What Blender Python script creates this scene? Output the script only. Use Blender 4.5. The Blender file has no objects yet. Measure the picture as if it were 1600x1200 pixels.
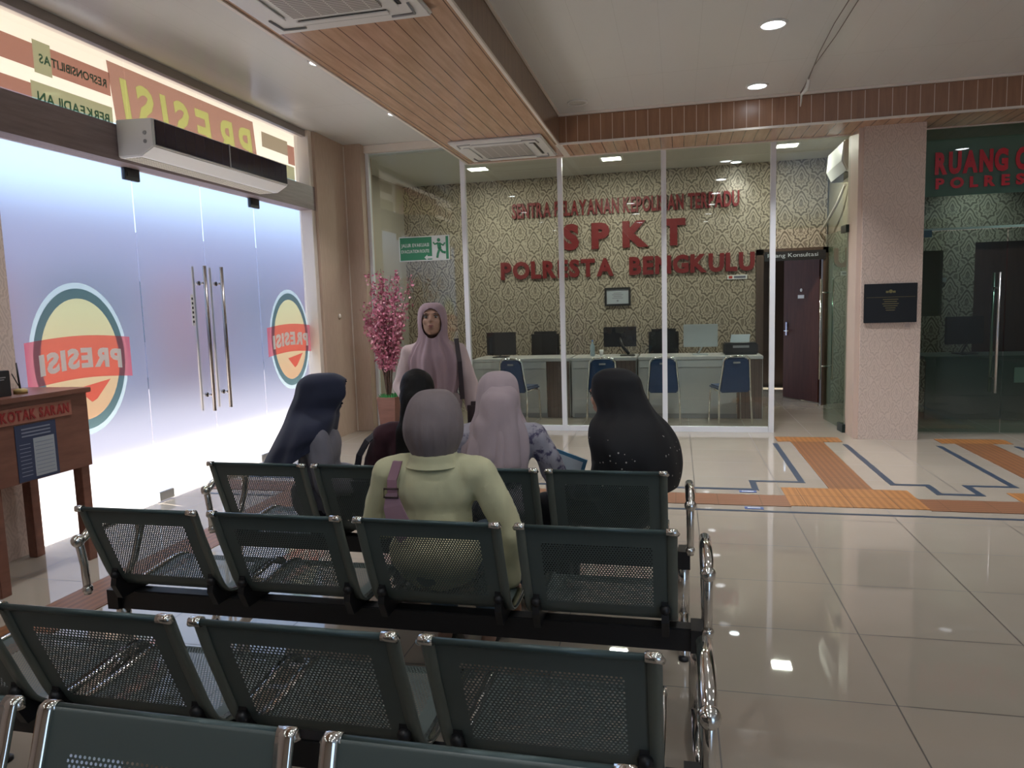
import bpy, bmesh, math, random
from mathutils import Vector, Matrix, noise
random.seed(7)
S = bpy.context.scene
COL = S.collection
PI = math.pi
def R(a): return math.radians(a)

# ------------------------------------------------------------------ camera, world, sun, exposure
cam_d = bpy.data.cameras.new('camera'); cam = bpy.data.objects.new('camera', cam_d); COL.objects.link(cam)
cam_d.sensor_width = 36; cam_d.lens = 1122 / 1600 * 36; cam_d.clip_start = .02; cam_d.clip_end = 200
RX = Vector((.97443, .22273, -.02965)); RD = Vector((-.00499, -.1105, -.99386)); RF = Vector((-.22464, .9686, -.10656))
m = Matrix((RX, -RD, -RF)).transposed().to_4x4(); m.translation = (0, 0, 1.5)
cam.matrix_world = m
S.camera = cam
w = bpy.data.worlds.new('world'); S.world = w; w.use_nodes = True
nt = w.node_tree; nt.nodes.clear()
wo = nt.nodes.new('ShaderNodeOutputWorld'); bg = nt.nodes.new('ShaderNodeBackground')
bg.inputs[0].default_value = (.52, .72, 1.0, 1); bg.inputs[1].default_value = 1.3
nt.links.new(bg.outputs[0], wo.inputs[0])
sd = bpy.data.lights.new('sun', 'SUN'); sd.energy = 10.0; sd.angle = R(1.2); sd.color = (1, .93, .82)
sun = bpy.data.objects.new('sun', sd); COL.objects.link(sun)
# sun stands outside the entrance (towards -X), 60 degrees high
sv = Vector((math.cos(R(60)) * -math.cos(R(12)), math.cos(R(60)) * math.sin(R(12)), math.sin(R(60))))
sun.rotation_euler = sv.to_track_quat('Z', 'Y').to_euler()
S.view_settings.view_transform = 'Standard'; S.view_settings.look = 'None'
S.view_settings.gamma = 1; S.view_settings.use_curve_mapping = False
S.view_settings.exposure = 0.7
S.cycles.max_bounces = 10; S.cycles.transparent_max_bounces = 24; S.cycles.transmission_bounces = 8
S.cycles.sample_clamp_indirect = 4; S.cycles.caustics_reflective = False; S.cycles.blur_glossy = .5

LEFT = -4.12      # plane of the entrance glass
PB = 8.5          # plane of the office partition
ZC = 3.52         # ceiling
ZS = 3.21         # underside of the wooden bulkhead

# ------------------------------------------------------------------ materials
MATS = {}
def mat(name, col=(.5, .5, .5), rough=.5, metal=0, spec=.5, coat=0, emit=None, estr=0, sheen=0):
    if name in MATS: return MATS[name]
    M = bpy.data.materials.new(name); M.use_nodes = True
    b = M.node_tree.nodes['Principled BSDF']
    b.inputs['Base Color'].default_value = (*col, 1); b.inputs['Roughness'].default_value = rough
    b.inputs['Metallic'].default_value = metal; b.inputs['Specular IOR Level'].default_value = spec
    b.inputs['Coat Weight'].default_value = coat
    if sheen: b.inputs['Sheen Weight'].default_value = sheen
    if emit: b.inputs['Emission Color'].default_value = (*emit, 1); b.inputs['Emission Strength'].default_value = estr
    MATS[name] = M; return M
class NT:
    def __init__(s, M): s.t = M.node_tree; s.M = M
    def n(s, typ, **kw):
        x = s.t.nodes.new(typ)
        for k, v in kw.items(): setattr(x, k, v)
        return x
    def l(s, a, b): s.t.links.new(a, b)
    def math(s, op, a, b=None, c=None, clamp=False):
        x = s.n('ShaderNodeMath', operation=op, use_clamp=clamp)
        for i, v in enumerate((a, b, c)):
            if v is None: continue
            if isinstance(v, (int, float)): x.inputs[i].default_value = v
            else: s.l(v, x.inputs[i])
        return x.outputs[0]
    def mix(s, f, a, b):
        x = s.n('ShaderNodeMix', data_type='RGBA')
        if isinstance(f, (int, float)): x.inputs[0].default_value = f
        else: s.l(f, x.inputs[0])
        for i, v in ((6, a), (7, b)):
            if isinstance(v, tuple): x.inputs[i].default_value = (*v, 1)
            else: s.l(v, x.inputs[i])
        return x.outputs[2]
    def xyz(s, kind='Object'):
        tc = s.n('ShaderNodeTexCoord'); sp = s.n('ShaderNodeSeparateXYZ'); s.l(tc.outputs[kind], sp.inputs[0])
        return sp.outputs[0], sp.outputs[1], sp.outputs[2], tc.outputs[kind]
    def noise(s, vec, scale, detail=3, rough=.5):
        x = s.n('ShaderNodeTexNoise'); x.inputs['Scale'].default_value = scale; x.inputs['Detail'].default_value = detail
        x.inputs['Roughness'].default_value = rough
        if vec is not None: s.l(vec, x.inputs['Vector'])
        return x.outputs[0]
    def mapping(s, vec, scale):
        x = s.n('ShaderNodeMapping'); s.l(vec, x.inputs[0]); x.inputs['Scale'].default_value = scale; return x.outputs[0]
    def bsdf(s): return s.t.nodes['Principled BSDF']
    def out(s): return s.t.nodes['Material Output']
    def bump(s, h, strength=.2, dist=.002):
        b = s.n('ShaderNodeBump'); b.inputs['Strength'].default_value = strength; b.inputs['Distance'].default_value = dist
        s.l(h, b.inputs['Height']); s.l(b.outputs[0], s.bsdf().inputs['Normal'])

def cloth_mat(name, col, var=.12, rough=.9, scale=260):
    if name in MATS: return MATS[name]
    M = mat(name, col, rough, spec=.2, sheen=.15); N = NT(M); x, y, z, v = N.xyz()
    f = N.noise(v, 9, 4)
    N.l(N.mix(f, tuple(c * (1 - var) for c in col), tuple(min(1, c * (1 + var)) for c in col)), N.bsdf().inputs[0])
    N.bump(N.noise(v, scale, 2), .35, .001)
    return M
def metal_mat(name, col, rough):
    M = mat(name, col, rough, 1); N = NT(M); x, y, z, v = N.xyz()
    r = N.noise(v, 30, 3); N.l(N.math('MULTIPLY_ADD', r, .12, rough - .03), N.bsdf().inputs['Roughness']); return M
def damask(name, light, dark, pw, ph, strength=1.0, axis='XZ', rough=.75, shift=0.):
    M = mat(name, light, rough); N = NT(M); x, y, z, v = N.xyz()
    h = x if axis == 'XZ' else y
    if axis == 'SUM': h = N.math('ADD', x, y)
    u0 = N.math('DIVIDE', h, pw); v0 = N.math('DIVIDE', N.math('ADD', z, shift), ph)
    def medal(du, dv):
        u = N.math('SUBTRACT', N.math('FRACT', N.math('ADD', u0, du)), .5)
        q = N.math('SUBTRACT', N.math('FRACT', N.math('ADD', v0, dv)), .5)
        au = N.math('ABSOLUTE', u)
        tip = N.math('MAXIMUM', q, 0.)
        uu = N.math('MULTIPLY', au, N.math('MULTIPLY_ADD', tip, 5., 3.7))
        qq = N.math('MULTIPLY', q, 2.15)
        r = N.math('SQRT', N.math('ADD', N.math('MULTIPLY', uu, uu), N.math('MULTIPLY', qq, qq)))
        th = N.math('ARCTAN2', u, N.math('ADD', q, .16))
        pet = N.math('MULTIPLY', N.math('ABSOLUTE', N.math('SINE', N.math('MULTIPLY', th, 4.))), .17)
        pet = N.math('ADD', pet, N.math('MULTIPLY_ADD', N.noise(v, 30, 2), .10, -.05))
        return N.math('ADD', r, pet), au, q
    r1, a1, q1 = medal(0, 0); r2, a2, q2 = medal(.5, .5)
    r = N.math('MINIMUM', r1, r2)
    def bd(lo, hi): return N.math('MULTIPLY', N.math('GREATER_THAN', r, lo), N.math('LESS_THAN', r, hi))
    f = N.math('MAXIMUM', bd(.88, 1.06), N.math('MAXIMUM', N.math('MULTIPLY', bd(.56, .68), .85), bd(.24, .38)))
    n = N.noise(v, 24, 3)
    f = N.math('MAXIMUM', f, N.math('MULTIPLY', N.math('MULTIPLY', N.math('GREATER_THAN', r, 1.2), N.math('GREATER_THAN', n, .48)), .8))
    stem = N.math('MULTIPLY', N.math('LESS_THAN', N.math('MINIMUM', a1, a2), .018), .8)
    f = N.math('MULTIPLY', N.math('MAXIMUM', f, N.math('MULTIPLY', stem, N.math('LESS_THAN', r, .4))), strength)
    N.l(N.mix(f, light, dark), N.bsdf().inputs[0])
    return M
def board_mat(name, axis, pitch, off, c1, c2, line, rough=.25, grain='Y'):
    M = mat(name, c1, rough, spec=.5); N = NT(M); x, y, z, v = N.xyz()
    h = {'X': x, 'Y': y, 'Z': z}[axis]
    k = N.math('DIVIDE', N.math('ADD', h, off), pitch); fr = N.math('FRACT', k)
    ln = N.math('LESS_THAN', fr, .06); cell = N.math('FLOOR', k)
    cx = N.n('ShaderNodeCombineXYZ')
    sc = {'X': (2, 18, 18), 'Y': (18, 2, 18), 'Z': (18, 18, 2)}[grain]
    mp = N.mapping(v, sc); ad = N.n('ShaderNodeVectorMath', operation='ADD'); N.l(mp, ad.inputs[0])
    N.l(N.math('MULTIPLY', cell, 7.3), cx.inputs[0]); N.l(N.math('MULTIPLY', cell, 3.1), cx.inputs[1]); N.l(cx.outputs[0], ad.inputs[1])
    g = N.noise(ad.outputs[0], 1.3, 5, .6)
    f = N.math('MULTIPLY_ADD', g, 1.8, -.4, clamp=True)
    c = N.mix(f, c1, c2)
    N.l(N.mix(ln, c, line), N.bsdf().inputs[0])
    N.bump(N.math('SUBTRACT', 1, ln), .5, .002)
    return M
def wood_mat(name, c1, c2, rough=.4, sc=(3, 22, 22)):
    if name in MATS: return MATS[name]
    M = mat(name, c1, rough); N = NT(M); x, y, z, v = N.xyz()
    g = N.noise(N.mapping(v, sc), 1.5, 5, .6)
    N.l(N.mix(N.math('MULTIPLY_ADD', g, 2, -.5, clamp=True), c1, c2), N.bsdf().inputs[0]); return M
def glass_mat(name, tint=(.9, .96, .93), refl=1.0):
    M = bpy.data.materials.new(name); M.use_nodes = True; N = NT(M); N.t.nodes.remove(N.bsdf())
    t = N.n('ShaderNodeBsdfTransparent'); t.inputs[0].default_value = (*tint, 1)
    g = N.n('ShaderNodeBsdfGlossy'); g.inputs['Roughness'].default_value = .01; g.inputs[0].default_value = (1, 1, 1, 1)
    f = N.n('ShaderNodeFresnel'); f.inputs[0].default_value = 1.52
    # front and back faces reflect alike
    geo = N.n('ShaderNodeNewGeometry'); vm = N.n('ShaderNodeVectorMath', operation='DOT_PRODUCT')
    N.l(geo.outputs['Incoming'], vm.inputs[0]); N.l(geo.outputs['Normal'], vm.inputs[1])
    c = N.math('ABSOLUTE', vm.outputs['Value']); k = N.math('POWER', N.math('SUBTRACT', 1, c), 5)
    fr = N.math('MULTIPLY_ADD', k, .9, .075 * refl, clamp=True)
    mx = N.n('ShaderNodeMixShader'); N.l(fr, mx.inputs[0]); N.l(t.outputs[0], mx.inputs[1]); N.l(g.outputs[0], mx.inputs[2])
    N.l(mx.outputs[0], N.out().inputs[0]); MATS[name] = M; return M
def film_mat(name, col, body=.15, lit=False):
    "coloured see-through vinyl film"
    M = bpy.data.materials.new(name); M.use_nodes = True; N = NT(M); N.t.nodes.remove(N.bsdf())
    t = N.n('ShaderNodeBsdfTransparent'); t.inputs[0].default_value = (*col, 1)
    d = N.n('ShaderNodeBsdfTranslucent' if lit else 'ShaderNodeBsdfDiffuse'); d.inputs[0].default_value = (*col, 1)
    mx = N.n('ShaderNodeMixShader'); mx.inputs[0].default_value = body
    N.l(t.outputs[0], mx.inputs[1]); N.l(d.outputs[0], mx.inputs[2]); N.l(mx.outputs[0], N.out().inputs[0]); MATS[name] = M; return M
def frost_mat(name, rough=.42):
    M = bpy.data.materials.new(name); M.use_nodes = True; N = NT(M); N.t.nodes.remove(N.bsdf())
    r = N.n('ShaderNodeBsdfRefraction'); r.inputs[0].default_value = (.80, .84, .93, 1); r.inputs['Roughness'].default_value = rough; r.inputs['IOR'].default_value = 1.25
    t = N.n('ShaderNodeBsdfTranslucent'); t.inputs[0].default_value = (.85, .88, .93, 1)
    g = N.n('ShaderNodeBsdfGlossy'); g.inputs['Roughness'].default_value = .3
    m1 = N.n('ShaderNodeMixShader'); m1.inputs[0].default_value = .10; N.l(r.outputs[0], m1.inputs[1]); N.l(t.outputs[0], m1.inputs[2])
    m2 = N.n('ShaderNodeMixShader'); m2.inputs[0].default_value = .06; N.l(m1.outputs[0], m2.inputs[1]); N.l(g.outputs[0], m2.inputs[2])
    N.l(m2.outputs[0], N.out().inputs[0]); MATS[name] = M; return M

chrome = metal_mat('chrome', (.80, .79, .77), .10)
steel = metal_mat('brushed_steel', (.62, .62, .62), .28)
dark_metal = mat('black_steel', (.012, .012, .014), .38)
white_pl = mat('white_plastic', (.80, .80, .78), .35)
grey_pl = mat('grey_plastic', (.32, .32, .32), .45)
black_pl = mat('black_plastic', (.02, .02, .022), .4)
alu = mat('white_aluminium', (.82, .83, .86), .3)
cream = mat('cream_trim', (.70, .64, .56), .5)

# ------------------------------------------------------------------ mesh building
class MB:
    def __init__(s): s.bm = bmesh.new(); s.mi = 0; s.smooth = False
    def box(s, x0, y0, z0, x1, y1, z1, M=None):
        vs = [s.bm.verts.new(p) for p in ((x0,y0,z0),(x1,y0,z0),(x1,y1,z0),(x0,y1,z0),(x0,y0,z1),(x1,y0,z1),(x1,y1,z1),(x0,y1,z1))]
        if M is not None:
            for v in vs: v.co = M @ v.co
        for f in ((0,3,2,1),(4,5,6,7),(0,1,5,4),(1,2,6,5),(2,3,7,6),(3,0,4,7)):
            k = s.bm.faces.new([vs[i] for i in f]); k.material_index = s.mi
        return s
    def rings(s, rings, cap=True, closed=False):
        rv = [[s.bm.verts.new(p) for p in r] for r in rings]; n = len(rv[0])
        pairs = list(zip(rv, rv[1:])) + ([(rv[-1], rv[0])] if closed else [])
        for a, b in pairs:
            for i in range(n):
                k = s.bm.faces.new((a[i], a[(i+1) % n], b[(i+1) % n], b[i])); k.smooth = True; k.material_index = s.mi
        if cap and not closed:
            for r, rev in ((rv[0], True), (rv[-1], False)):
                k = s.bm.faces.new(list(reversed(r)) if rev else r); k.material_index = s.mi
        return s
    def tube(s, pts, r, n=12, cap=True, closed=False, flat=1.0):
        pts = [Vector(p) for p in pts]; rs = r if isinstance(r, (list, tuple)) else [r] * len(pts)
        out = []; prev = None
        for i, p in enumerate(pts):
            if closed: d = (pts[(i+1) % len(pts)] - pts[i-1]).normalized()
            elif i == 0: d = (pts[1] - p).normalized()
            elif i == len(pts) - 1: d = (p - pts[-2]).normalized()
            else: d = (pts[i+1] - pts[i-1]).normalized()
            if prev is None:
                a = Vector((1, 0, 0)) if abs(d.x) < .9 else Vector((0, 0, 1))
            else: a = prev
            u = (a - d * a.dot(d)).normalized(); v = d.cross(u); prev = u
            out.append([p + (u * math.cos(t) * rs[i] + v * math.sin(t) * rs[i] * flat) for t in (2*PI*k/n for k in range(n))])
        return s.rings(out, cap, closed)
    def lathe(s, prof, c=(0, 0, 0), n=24, cap=True, axis='Z'):
        c = Vector(c); out = []
        for r, h in prof:
            ring = []
            for k in range(n):
                t = 2*PI*k/n
                q = Vector((r*math.cos(t), r*math.sin(t), h))
                if axis == 'X': q = Vector((q.z, q.x, q.y))
                if axis == 'Y': q = Vector((q.y, q.z, q.x))
                ring.append(c + q)
            out.append(ring)
        return s.rings(out, cap)
    def ball(s, c, r, n=16):
        return s.lathe([(max(1e-4, r*math.sin(PI*k/10)), -r*math.cos(PI*k/10)) for k in range(11)], c, n)
    def ell(s, c, rx, ry, rz, M=None, n=20):
        c = Vector(c); out = []
        for k in range(13):
            z = -math.cos(PI*k/12); q = max(1e-3, math.sin(PI*k/12))
            ring = [Vector((rx*q*math.cos(2*PI*i/n), ry*q*math.sin(2*PI*i/n), rz*z)) for i in range(n)]
            if M is not None: ring = [M @ v for v in ring]
            out.append([c + v for v in ring])
        return s.rings(out)
    def prism(s, pts, ext):
        "closed outline pts (3D), extruded by vector ext"
        ext = Vector(ext); a = [s.bm.verts.new(p) for p in pts]; b = [s.bm.verts.new(Vector(p) + ext) for p in pts]; n = len(a)
        f = [s.bm.faces.new(list(reversed(a))), s.bm.faces.new(b)]
        for i in range(n): f.append(s.bm.faces.new((a[i], a[(i+1) % n], b[(i+1) % n], b[i])))
        for k in f: k.material_index = s.mi
        return s
    def quad(s, *p):
        k = s.bm.faces.new([s.bm.verts.new(q) for q in p]); k.material_index = s.mi; return s
    def build(s, name, mats, parent=None, bevel=0, loc=None):
        bmesh.ops.recalc_face_normals(s.bm, faces=s.bm.faces)
        if bevel:
            bmesh.ops.bevel(s.bm, geom=[e for e in s.bm.edges if e.is_manifold and e.calc_face_angle(0) > .6], offset=bevel, segments=2, affect='EDGES', clamp_overlap=True)
        me = bpy.data.meshes.new(name); s.bm.to_mesh(me); s.bm.free()
        for k in (mats if isinstance(mats, (list, tuple)) else [mats]): me.materials.append(k)
        o = bpy.data.objects.new(name, me); COL.objects.link(o)
        if parent is not None: o.parent = parent
        if loc is not None: o.location = loc
        return o
def tag(o, label, cat, group=None, kind=None):
    o['label'] = label; o['category'] = cat
    if group: o['group'] = group
    if kind: o['kind'] = kind
    return o
def struct(o, label=None, cat=None):
    o['kind'] = 'structure'
    if label: o['label'] = label
    if cat: o['category'] = cat
    return o
def thing(name, label, cat, loc=(0, 0, 0), rz=0, group=None):
    o = bpy.data.objects.new(name, None); COL.objects.link(o); o.location = loc; o.rotation_euler = (0, 0, rz); o.empty_display_size = .1
    return tag(o, label, cat, group)
def children(o): return [c for c in bpy.data.objects if c.parent == o]
def dup(o, parent=None):
    c = o.copy(); COL.objects.link(c)
    if parent is not None: c.parent = parent
    for ch in children(o): dup(ch, c)
    return c
def box(name, b, mats, parent=None, bevel=0): return MB().box(*b).build(name, mats, parent, bevel)
def eval_mesh(o, name):
    dg = bpy.context.evaluated_depsgraph_get(); dg.update()
    me = bpy.data.meshes.new_from_object(o.evaluated_get(dg)); me.name = name; return me
def text_mesh(name, s, height, width, mat_, place, parent=None, thick=.012, bold=0., spacing=1., res=3):
    "letters of a given height and total width; place maps (along, up, out) to the world"
    bm = bmesh.new(); x = 0.; cache = {}
    for ch in s:
        if ch == ' ': x += .32; continue
        if ch not in cache:
            cu = bpy.data.curves.new(name, 'FONT'); cu.body = ch; cu.size = 1; cu.extrude = .5; cu.offset = bold; cu.resolution_u = res
            o = bpy.data.objects.new(name, cu); COL.objects.link(o); cm = eval_mesh(o, name)
            bpy.data.objects.remove(o); bpy.data.curves.remove(cu); cache[ch] = cm
        cm = cache[ch]; cx = [v.co.x for v in cm.vertices]; n0 = len(bm.verts)
        bm.from_mesh(cm); bm.verts.ensure_lookup_table(); lo, hi = min(cx), max(cx)
        for v in bm.verts[n0:]: v.co.x += x - lo
        x += hi - lo + .07 + (spacing - 1)
    me = bpy.data.meshes.new(name); bm.to_mesh(me); bm.free()
    for cm in cache.values(): bpy.data.meshes.remove(cm)
    xs = [v.co.x for v in me.vertices]; ys = [v.co.y for v in me.vertices]
    x0, x1, y0, y1 = min(xs), max(xs), min(ys), max(ys)
    for v in me.vertices:
        v.co = Vector(place((v.co.x-x0)/(x1-x0)*width, (v.co.y-y0)/(y1-y0)*height, (v.co.z+.5)*thick))
    me.materials.clear(); me.materials.append(mat_)
    for p in me.polygons: p.material_index = 0
    r = bpy.data.objects.new(name, me); COL.objects.link(r)
    if parent is not None: r.parent = parent
    return r

# ================================================================== ROOM SHELL
# floor: large glossy beige porcelain tiles
Mf = mat('porcelain_floor', (.50, .455, .40), .06, spec=.9); N = NT(Mf); x, y, z, v = N.xyz()
kx = N.math('DIVIDE', N.math('ADD', x, 19.37), .65); ky = N.math('DIVIDE', N.math('ADD', y, 20.80), .5885)
g = N.math('MAXIMUM', N.math('LESS_THAN', N.math('FRACT', kx), .009), N.math('LESS_THAN', N.math('FRACT', ky), .010))
cv = N.n('ShaderNodeCombineXYZ'); N.l(N.math('FLOOR', kx), cv.inputs[0]); N.l(N.math('FLOOR', ky), cv.inputs[1])
wn = N.n('ShaderNodeTexWhiteNoise'); N.l(cv.outputs[0], wn.inputs[0])
c = N.mix(N.math('MULTIPLY_ADD', N.noise(v, 2.2, 4), .8, N.math('MULTIPLY', wn.outputs[0], .25), clamp=True), (.33, .28, .225), (.405, .35, .29))
N.l(N.mix(g, c, (.07, .055, .045)), N.bsdf().inputs[0])
N.l(N.math('MULTIPLY_ADD', N.noise(v, 3, 3), .02, N.math('MULTIPLY_ADD', g, .4, .012)), N.bsdf().inputs['Roughness'])
struct(box('floor', (-4.16, -5, -.1, 7, 14, 0), Mf))

Mc = mat('ceiling_panel', (.78, .775, .75), .22, spec=.5); N = NT(Mc); x, y, z, v = N.xyz()
ls = N.math('MAXIMUM', N.math('LESS_THAN', N.math('ABSOLUTE', N.math('SUBTRACT', N.math('FRACT', N.math('DIVIDE', N.math('SUBTRACT', y, 6.75), 4.)), .0)), .0012), N.math('LESS_THAN', N.math('FRACT', N.math('DIVIDE', N.math('ADD', x, 10.02), .3)), .006))
N.l(N.mix(ls, (.80, .81, .80), (.64, .645, .63)), N.bsdf().inputs[0])
wv = N.math('SINE', N.math('MULTIPLY', x, 2*PI/.3)); N.bump(N.math('ADD', wv, N.math('MULTIPLY', N.noise(v, 1.2, 2), 3.)), .25, .0012)
struct(box('ceiling', (-4.16, -5, ZC, 7, PB, ZC + .15), Mc))
# bulkhead: L-shaped dropped soffit of wood-look boards
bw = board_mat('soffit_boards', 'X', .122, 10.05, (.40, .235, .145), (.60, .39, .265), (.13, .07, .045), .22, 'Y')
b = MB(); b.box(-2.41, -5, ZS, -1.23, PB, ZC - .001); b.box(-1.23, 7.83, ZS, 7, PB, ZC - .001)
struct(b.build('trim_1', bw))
# facing boards of the back band (upright boards)
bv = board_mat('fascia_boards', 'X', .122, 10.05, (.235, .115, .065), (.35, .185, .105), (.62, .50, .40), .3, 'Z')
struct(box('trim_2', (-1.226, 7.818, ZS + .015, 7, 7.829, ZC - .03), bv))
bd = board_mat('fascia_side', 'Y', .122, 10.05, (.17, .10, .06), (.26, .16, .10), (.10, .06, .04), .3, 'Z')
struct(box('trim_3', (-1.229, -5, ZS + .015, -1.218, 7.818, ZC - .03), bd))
# pale edge mouldings
b = MB()
b.box(-1.238, -5, ZS - .008, -1.214, 7.83, ZS + .012); b.box(-1.238, 7.808, ZS - .008, 7, 7.833, ZS + .012)
b.box(-2.425, -5, ZS - .012, -2.40, PB - .03, ZS + .02); b.box(-2.425, PB - .05, ZS - .012, 7, PB - .03, ZS + .004)
b.box(-1.22, -5, ZC - .02, -1.20, 7.80, ZC - .002); b.box(-1.22, 7.79, ZC - .025, 7, 7.82, ZC - .002)
b.box(-4.0, PB - .06, ZC - .09, -2.42, PB - .0, ZC - .002)
b.box(-1.26, 7.82, ZS-.006, -1.19, PB-.03, ZS-.001)
struct(b.build('trim_4', mat('pale_moulding', (.80, .73, .66), .35)))

# left side: wallpapered returns, header beam, transom, frosted glazing
wp = damask('pillar_wallpaper', (.66, .54, .47), (.53, .42, .36), .22, .25, .8, 'SUM')
struct(box('wall_left', (-4.16, -5, 0, -4.10, 3.735, ZC), wp))
wl = mat('left_return_paper', (.50, .38, .29), .7); N = NT(wl); x, y, z, v = N.xyz()
N.l(N.mix(N.noise(N.mapping(v, (60, 60, 8)), 1, 3), (.44, .33, .25), (.56, .43, .335)), N.bsdf().inputs[0])
struct(box('wall_return', (-4.16, 7.60, 0, -3.955, 8.33, ZC), wl))
b = MB(); b.box(-4.16, 8.33, 0, -3.74, PB + .15, ZC)
struct(b.build('wall_corner', wl))
struct(box('trim_5', (-3.965, 8.315, 0, -3.945, 8.335, ZC - .02), cream))
b = MB(); b.box(-4.16, 7.52, 0, -3.99, 7.60, ZC); b.box(-4.16, 3.735, ZC - .05, -4.06, 7.6, ZC - .001); b.box(-4.18, 3.735, ZC-.02, -4.10, 7.6, ZC+.2)
struct(b.build('trim_6', mat('jamb_paint', (.74, .66, .58), .4)))
struct(box('trim_8', (-4.07, 3.735, ZC - .07, -4.02, 8.3, ZC - .001), mat('grey_moulding', (.28, .255, .24), .45)))
hm = wood_mat('header_laminate', (.19, .145, .14), (.28, .22, .21), .4, (25, 2, 25))
struct(box('trim_7', (-4.16, 2.4, 2.65, -3.98, 7.60, 2.91), hm))
frost = frost_mat('frosted_glass')
clear_l = glass_mat('transom_glass', (.93, .95, .93), .8)
# sidelights (fixed) = windows ; leaves = doors
def pane_x(name, y0, y1, z0, z1, M, x=LEFT):
    return MB().quad((x, y0, z0), (x, y1, z0), (x, y1, z1), (x, y0, z1)).build(name, M)
for i, (a, c_) in enumerate(((3.735, 4.905), (6.57, 7.52))):
    struct(pane_x('window_%d' % (i+1), a, c_, .0, 2.66, frost))
for i, (a, c_) in enumerate(((3.735, 4.93), (4.935, 5.79), (5.795, 6.56), (6.565, 7.52))):
    struct(pane_x('window_%d' % (i+3), a, c_, 2.91, ZC - .05, clear_l))
leafs = []
for i, (a, c_) in enumerate(((4.915, 5.735), (5.745, 6.56))):
    d = pane_x('door_%d' % (i+1), a, c_, .012, 2.645, frost); struct(d); leafs.append(d)
# pull bars
for d, yy in ((leafs[0], 5.62), (leafs[1], 5.86)):
    b = MB()
    b.tube([(LEFT + .075, yy, .655), (LEFT + .075, yy, 1.94)], .0165, 14)
    for zz in (.80, 1.79): b.tube([(LEFT + .001, yy, zz), (LEFT + .075, yy, zz)], .011, 10); b.lathe([(.02, 0), (.02, .012)], (LEFT + .002, yy, zz), 14, axis='X')
    b.build('handle', mat('handle_steel', (.30, .27, .26), .22, 1), d)
    b = MB(); b.tube([(LEFT - .075, yy, .655), (LEFT - .075, yy, 1.94)], .0165, 14)
    for zz in (.80, 1.79): b.tube([(LEFT - .075, yy, zz), (LEFT - .001, yy, zz)], .011, 10)
    b.build('handle', MATS['handle_steel'], d)
for d, yy, s_ in ((leafs[0], 4.925, 1), (leafs[1], 6.55, -1)):
    y0, y1 = sorted((yy - s_*.10, yy + s_*.06))
    b = MB(); b.box(LEFT - .02, y0, 2.56, LEFT + .02, y1, 2.66); b.box(LEFT-.026, y0+.02, 2.585, LEFT+.026, y1-.02, 2.625)
    b.build('top_patch', mat('patch_dark', (.05, .05, .055), .3, .8), d, .003)
    y0, y1 = sorted((yy - s_*.01, yy + s_*.16))
    MB().box(LEFT - .02, y0, .012, LEFT + .02, y1, .085).build('bottom_patch', steel, d, .003)
b = MB(); b.box(LEFT + .002, 5.50, 1.42, LEFT + .004, 5.54, 1.69); b.mi = 1
for k in range(6): b.box(LEFT + .004, 5.51, 1.445 + k*.04, LEFT + .005, 5.53, 1.465 + k*.04)
lab = b.build('push_label', [mat('white_vinyl', (.75, .75, .75), .5), black_pl], leafs[0])

# floor/glass seam and outside world
Mo = mat('outside_paving', (.78, .72, .64), .7); N = NT(Mo); x, y, z, v = N.xyz()
g = N.math('MAXIMUM', N.math('LESS_THAN', N.math('FRACT', N.math('DIVIDE', x, .4)), .02), N.math('LESS_THAN', N.math('FRACT', N.math('DIVIDE', y, .4)), .02))
N.l(N.mix(g, N.mix(N.noise(v, 3, 3), (.70, .63, .55), (.84, .78, .70)), (.45, .42, .38)), N.bsdf().inputs[0])
struct(box('floor_outside', (-16, -8, -.12, -4.16, 22, -.01), Mo))
struct(box('ceiling_eave', (-5.9, -6, 3.60, -4.17, 16, 3.8), mat('eave_cream', (.86, .82, .72), .7)))
# neighbour block beyond the forecourt, in shade
struct(box('floor_painted_shade', (-16, -8, -.012, -6.3, 22, -.006), mat('ground_shade_tone', (.13, .12, .15), .8)))  # dark ground colour stands in for shade beyond the sunlit paving
fm = mat('neighbour_render', (.36, .33, .42), .8)
b = MB(); b.box(-13.5, -8, 0, -13, 22, 3.6); b.mi = 1
for k in range(7): b.box(-13.0, -6 + k*4, .9, -12.93, -4.2 + k*4, 2.4)
b.mi = 2
for k in range(6): b.box(-13.0, -3.6 + k*4, 0, -12.95, -2.6 + k*4, 2.3)
tag(b.build('neighbour_building', [fm, mat('neighbour_window', (.10, .12, .16), .2), mat('neighbour_door', (.35, .07, .06), .5)]), 'low grey building across the sunny forecourt, blurred behind the frosted entrance glass', 'building')

# ------------------------------------------------------------------ back partition (Y = PB)
gl = glass_mat('partition_glass', (.80, .87, .83), .9)
gl2 = glass_mat('green_glass', (.36, .50, .44), 1.0)
MX = (-2.50, -1.326, -.142, 1.031)
win = struct(MB().quad((-3.72, PB, .05), (-2.53, PB, .05), (-2.53, PB, ZC - .09), (-3.72, PB, ZC - .09)).build('window_7', gl))
for i in range(3):
    q = struct(MB().quad((MX[i] + .03, PB, .05), (MX[i+1] - .03, PB, .05), (MX[i+1] - .03, PB, ZS), (MX[i] + .03, PB, ZS)).build('window_%d' % (8+i), gl))
b = MB()
for xx in MX: b.box(xx - .028, PB - .03, 0, xx + .028, PB + .03, ZS)
b.box(-3.74, PB - .03, 0, -3.70, PB + .03, ZC - .09)
b.box(-3.70, PB - .028, 0, 1.0, PB + .028, .06)
b.box(-2.53, PB-.028, ZS-.0, -2.42, PB+.028, ZC-.05)
struct(b.build('window_frame', alu))
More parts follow.
